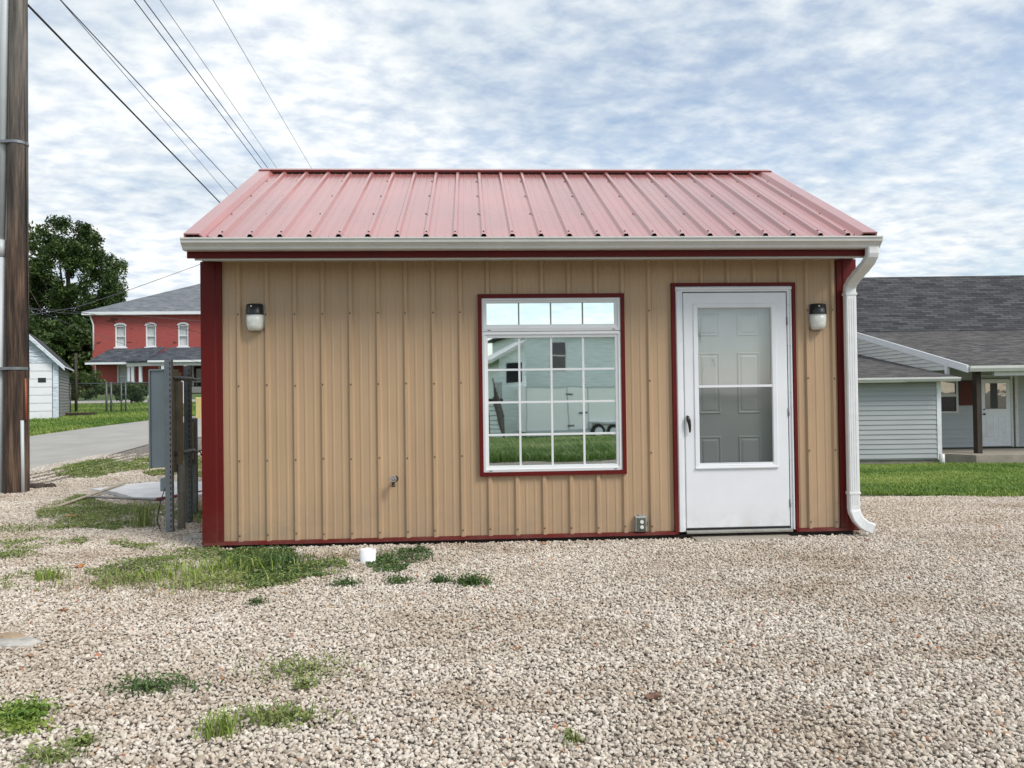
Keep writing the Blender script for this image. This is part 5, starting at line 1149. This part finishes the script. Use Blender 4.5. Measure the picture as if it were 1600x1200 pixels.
# trees and shrubs
def tree(name, base, crown_c, rad, n_cl, n_lf, lsize, label, cat='tree', m='treeleaf', trunk_r=.4, cl_r=.28, seed=1, squash=.85, group=None):
    global npr
    keep = npr; npr = np.random.default_rng(seed)
    t = empty(name, base); tag(t, label, cat, group); c0 = np.array(crown_c) - np.array(base); rad = np.array(rad, float)
    C_ = []
    while len(C_) < n_cl:
        p_ = npr.normal(0, 1, 3); p_ /= np.linalg.norm(p_); r_ = npr.uniform(.25, 1) ** .45
        lump = 1 + .16 * math.sin(4 * math.atan2(p_[1], p_[0]) + seed) + .14 * math.sin(5 * p_[2] + 3 * p_[0])
        C_.append(p_ * r_ * lump * .86)
    C_ = np.array(C_); P_, T_ = [], []
    for c in C_:
        cr = npr.uniform(.5, 1.15) * cl_r; q = npr.normal(0, 1, (n_lf, 3)); q /= np.linalg.norm(q, axis=1)[:, None]; q *= (npr.uniform(0, 1, n_lf) ** .5)[:, None] * cr * np.array([1, 1, squash])
        P_.append((c + q) * rad + c0); T_.append(np.clip(npr.normal(.42 + npr.uniform(-.18, .18), .2, n_lf), 0, 1))
    V, Fc, tt_ = leaves(np.concatenate(P_), lsize, .3, np.concatenate(T_)); o = mesh_np('crown', V, Fc, tt_, m); o.parent = t
    mb = MB(); H = c0[2]
    mb.tube([(0, 0, -.3), (.05 * H * .2, 0, H * .4), (c0[0] * .7, c0[1] * .7, H * .8), (c0[0], c0[1], H + rad[2] * .5)], [trunk_r * 1.2, trunk_r * .9, trunk_r * .55, trunk_r * .15], 10)
    for k in range(min(26, n_cl)):
        e = Vector(C_[k] * rad * .9 + c0); s_ = Vector((c0[0] * .6, c0[1] * .6, max(.2, H * npr.uniform(.45, .95)))); md = (s_ + e) / 2 + Vector((0, 0, -.05 * H)); mb.tube([s_, md, e], [trunk_r * .35, trunk_r * .2, trunk_r * .05], 6)
    mb.build('trunk', 'bark', t); npr = keep; return t
tb = at(105, 600, 78); tzb = T(tb.x, tb.y); c1 = at(108, 452, 78)
tree('tree', (tb.x, tb.y, tzb), c1, (6.3, 5.5, 8.7), 230, 290, .17, 'big dark green tree standing between the utility pole and the red house', seed=4, cl_r=.155, trunk_r=.42)
c2 = at(60, 545, 70); tree('tree', (c2.x, c2.y, T(c2.x, c2.y)), c2, (3.4, 3.5, 3.6), 90, 320, .2, 'lower dark tree directly behind the old garage', seed=9, cl_r=.26, trunk_r=.25)
c2 = at(122, 548, 72); tree('tree', (c2.x, c2.y, T(c2.x, c2.y)), c2, (2.7, 2.5, 3.4), 70, 320, .2, 'dark tree against the left side of the red house', seed=12, cl_r=.28, trunk_r=.25)
c3 = at(1303, 425, 44); tree('tree', (c3.x, c3.y, T(c3.x, c3.y)), c3, (1.3, 1.3, 1.1), 26, 120, .09, 'orange-leaved tree top peeping out beside the downspout', m='autumn', seed=3, cl_r=.3, trunk_r=.12)
def shrub(px, py, d, rx, rz, label, seed, m='treeleaf', n=34):
    c = at(px, py, d); z = T(c.x, c.y); tree('shrub', (c.x, c.y, z), (c.x, c.y, z + rz), (rx, rx * .8, rz), n, 170, .075, label, 'shrub', m, .05, .34, seed, group='shrubs around the red house')
shrub(133, 605, 46, 1.15, .95, 'leafy flowering shrub right of the thin post, behind the fence', 21); shrub(205, 612, 40, .85, .62, 'round low shrub behind the fence left of the meter cabinet', 22)
shrub(188, 607, 55, .9, .5, 'dark shrub under the lower window of the red house', 23); shrub(215, 607, 54, .9, .5, 'dark shrub left of the porch posts', 24); shrub(238, 608, 53, .9, .5, 'dark shrub at the porch steps behind the cabinet', 25); shrub(150, 604, 50, .9, .7, 'shrub at the left corner of the red house', 26)

# gravel stones: one point per stone, instanced
def stones():
    st_ = .0130; gx_, gy_ = np.meshgrid(np.arange(-13, 9, st_), np.arange(1.7, 15, st_)); x, y = gx_.ravel(), gy_.ravel()
    k = np.abs(x) < .70 * y + 1.5; x, y = x[k], y[k]; k = (np.abs(x) < .70 * y + .3) | (npr.uniform(0, 1, len(x)) < .6); x, y = x[k], y[k]
    x = x + npr.uniform(-.55, .55, len(x)) * st_; y = y + npr.uniform(-.55, .55, len(y)) * st_
    k = npr.uniform(0, 1, len(x)) < np.clip(1.05 - (y - 6) / 14, .45, 1) ; x, y = x[k], y[k]
    k = outside(x, y) & ~((y > 9.85) & (x > 2)) & ~((y > 7) & (x > -2.9) & (x < 3.0))
    road_near = np.array(RA); ynear = np.interp(x, *zip(*sorted(map(tuple, road_near)))); 
    k &= ~((x < -3) & (y > ynear + .05 * fbm(x, y, 3, 2)))
    k &= ~pip(x, y, gpoly([(142, 769), (197, 762), (236, 758), (345, 757), (345, 775), (262, 783), (210, 783)]))
    k &= ~((x < -3) & (y > 8.2) & (fbm(x, y, 1.4, 31) > .75))
    x, y = x[k], y[k]; n = len(x)
    s_ = npr.lognormal(0, .24, n) * .0075 * np.where(y > 6.8, 1.15, 1); s_ = np.clip(s_, .0048, .022)
    z = terr(x, y) + npr.uniform(-.004, .014, n)
    me = bpy.data.meshes.new('gravel'); me.vertices.add(n); me.vertices.foreach_set('co', np.stack([x, y, z], -1).astype('f').ravel())
    a = me.attributes.new('scl', 'FLOAT_VECTOR', 'POINT'); a.data.foreach_set('vector', np.stack([s_ * npr.uniform(.9, 1.35, n), s_ * npr.uniform(.75, 1.05, n), s_ * npr.uniform(.5, .8, n)], -1).astype('f').ravel())
    a = me.attributes.new('rot', 'FLOAT_VECTOR', 'POINT'); a.data.foreach_set('vector', np.stack([npr.normal(0, .5, n), npr.normal(0, .5, n), npr.uniform(0, 6.28, n)], -1).astype('f').ravel())
    o = bpy.data.objects.new('gravel', me); col.objects.link(o); tag(o, 'pale crushed limestone gravel spread in front of the shed', 'gravel', kind='stuff')
    ng = bpy.data.node_groups.new('gravel_nodes', 'GeometryNodeTree'); ng.interface.new_socket('Geometry', in_out='INPUT', socket_type='NodeSocketGeometry'); ng.interface.new_socket('Geometry', in_out='OUTPUT', socket_type='NodeSocketGeometry')
    gi = ng.nodes.new('NodeGroupInput'); go = ng.nodes.new('NodeGroupOutput'); g2i = ng.nodes.new('GeometryNodeGeometryToInstance')
    for k in range(7):
        ic = ng.nodes.new('GeometryNodeMeshIcoSphere'); ic.inputs['Radius'].default_value = 1; ic.inputs['Subdivisions'].default_value = 2
        sp_ = ng.nodes.new('GeometryNodeSetPosition'); no = ng.nodes.new('ShaderNodeTexVoronoi'); no.feature = 'SMOOTH_F1'; no.inputs['Scale'].default_value = .75; no.inputs['Smoothness'].default_value = .15
        pos = ng.nodes.new('GeometryNodeInputPosition'); va = ng.nodes.new('ShaderNodeVectorMath'); va.operation = 'ADD'; va.inputs[1].default_value = (k * 7.3, k * 3.1, -k * 5.7)
        sb = ng.nodes.new('ShaderNodeMath'); sb.operation = 'MULTIPLY_ADD'; sb.inputs[1].default_value = -.85; sb.inputs[2].default_value = .42
        sc_ = ng.nodes.new('ShaderNodeVectorMath'); sc_.operation = 'SCALE'
        ng.links.new(pos.outputs[0], va.inputs[0]); ng.links.new(va.outputs[0], no.inputs['Vector']); ng.links.new(no.outputs['Distance'], sb.inputs[0]); ng.links.new(pos.outputs[0], sc_.inputs[0]); ng.links.new(sb.outputs[0], sc_.inputs['Scale'])
        ng.links.new(ic.outputs['Mesh'], sp_.inputs['Geometry']); ng.links.new(sc_.outputs[0], sp_.inputs['Offset'])
        sm = ng.nodes.new('GeometryNodeSetMaterial'); sm.inputs['Material'].default_value = M['stone']; ng.links.new(sp_.outputs[0], sm.inputs[0]); ng.links.new(sm.outputs[0], g2i.inputs[0])
    iop = ng.nodes.new('GeometryNodeInstanceOnPoints'); iop.inputs['Pick Instance'].default_value = True
    ng.links.new(gi.outputs[0], iop.inputs['Points']); ng.links.new(g2i.outputs[0], iop.inputs['Instance'])
    for nm, so_ in (('scl', 'Scale'), ('rot', 'Rotation')):
        na = ng.nodes.new('GeometryNodeInputNamedAttribute'); na.data_type = 'FLOAT_VECTOR'; na.inputs['Name'].default_value = nm; ng.links.new(na.outputs[0], iop.inputs[so_])
    rv = ng.nodes.new('FunctionNodeRandomValue'); rv.data_type = 'INT'; rv.inputs[4].default_value = 0; rv.inputs[5].default_value = 6; ng.links.new(rv.outputs[2], iop.inputs['Instance Index'])
    ng.links.new(iop.outputs[0], go.inputs[0]); md = o.modifiers.new('stones', 'NODES'); md.node_group = ng
    print('stones', n)
stones()
bpy.context.view_layer.update()
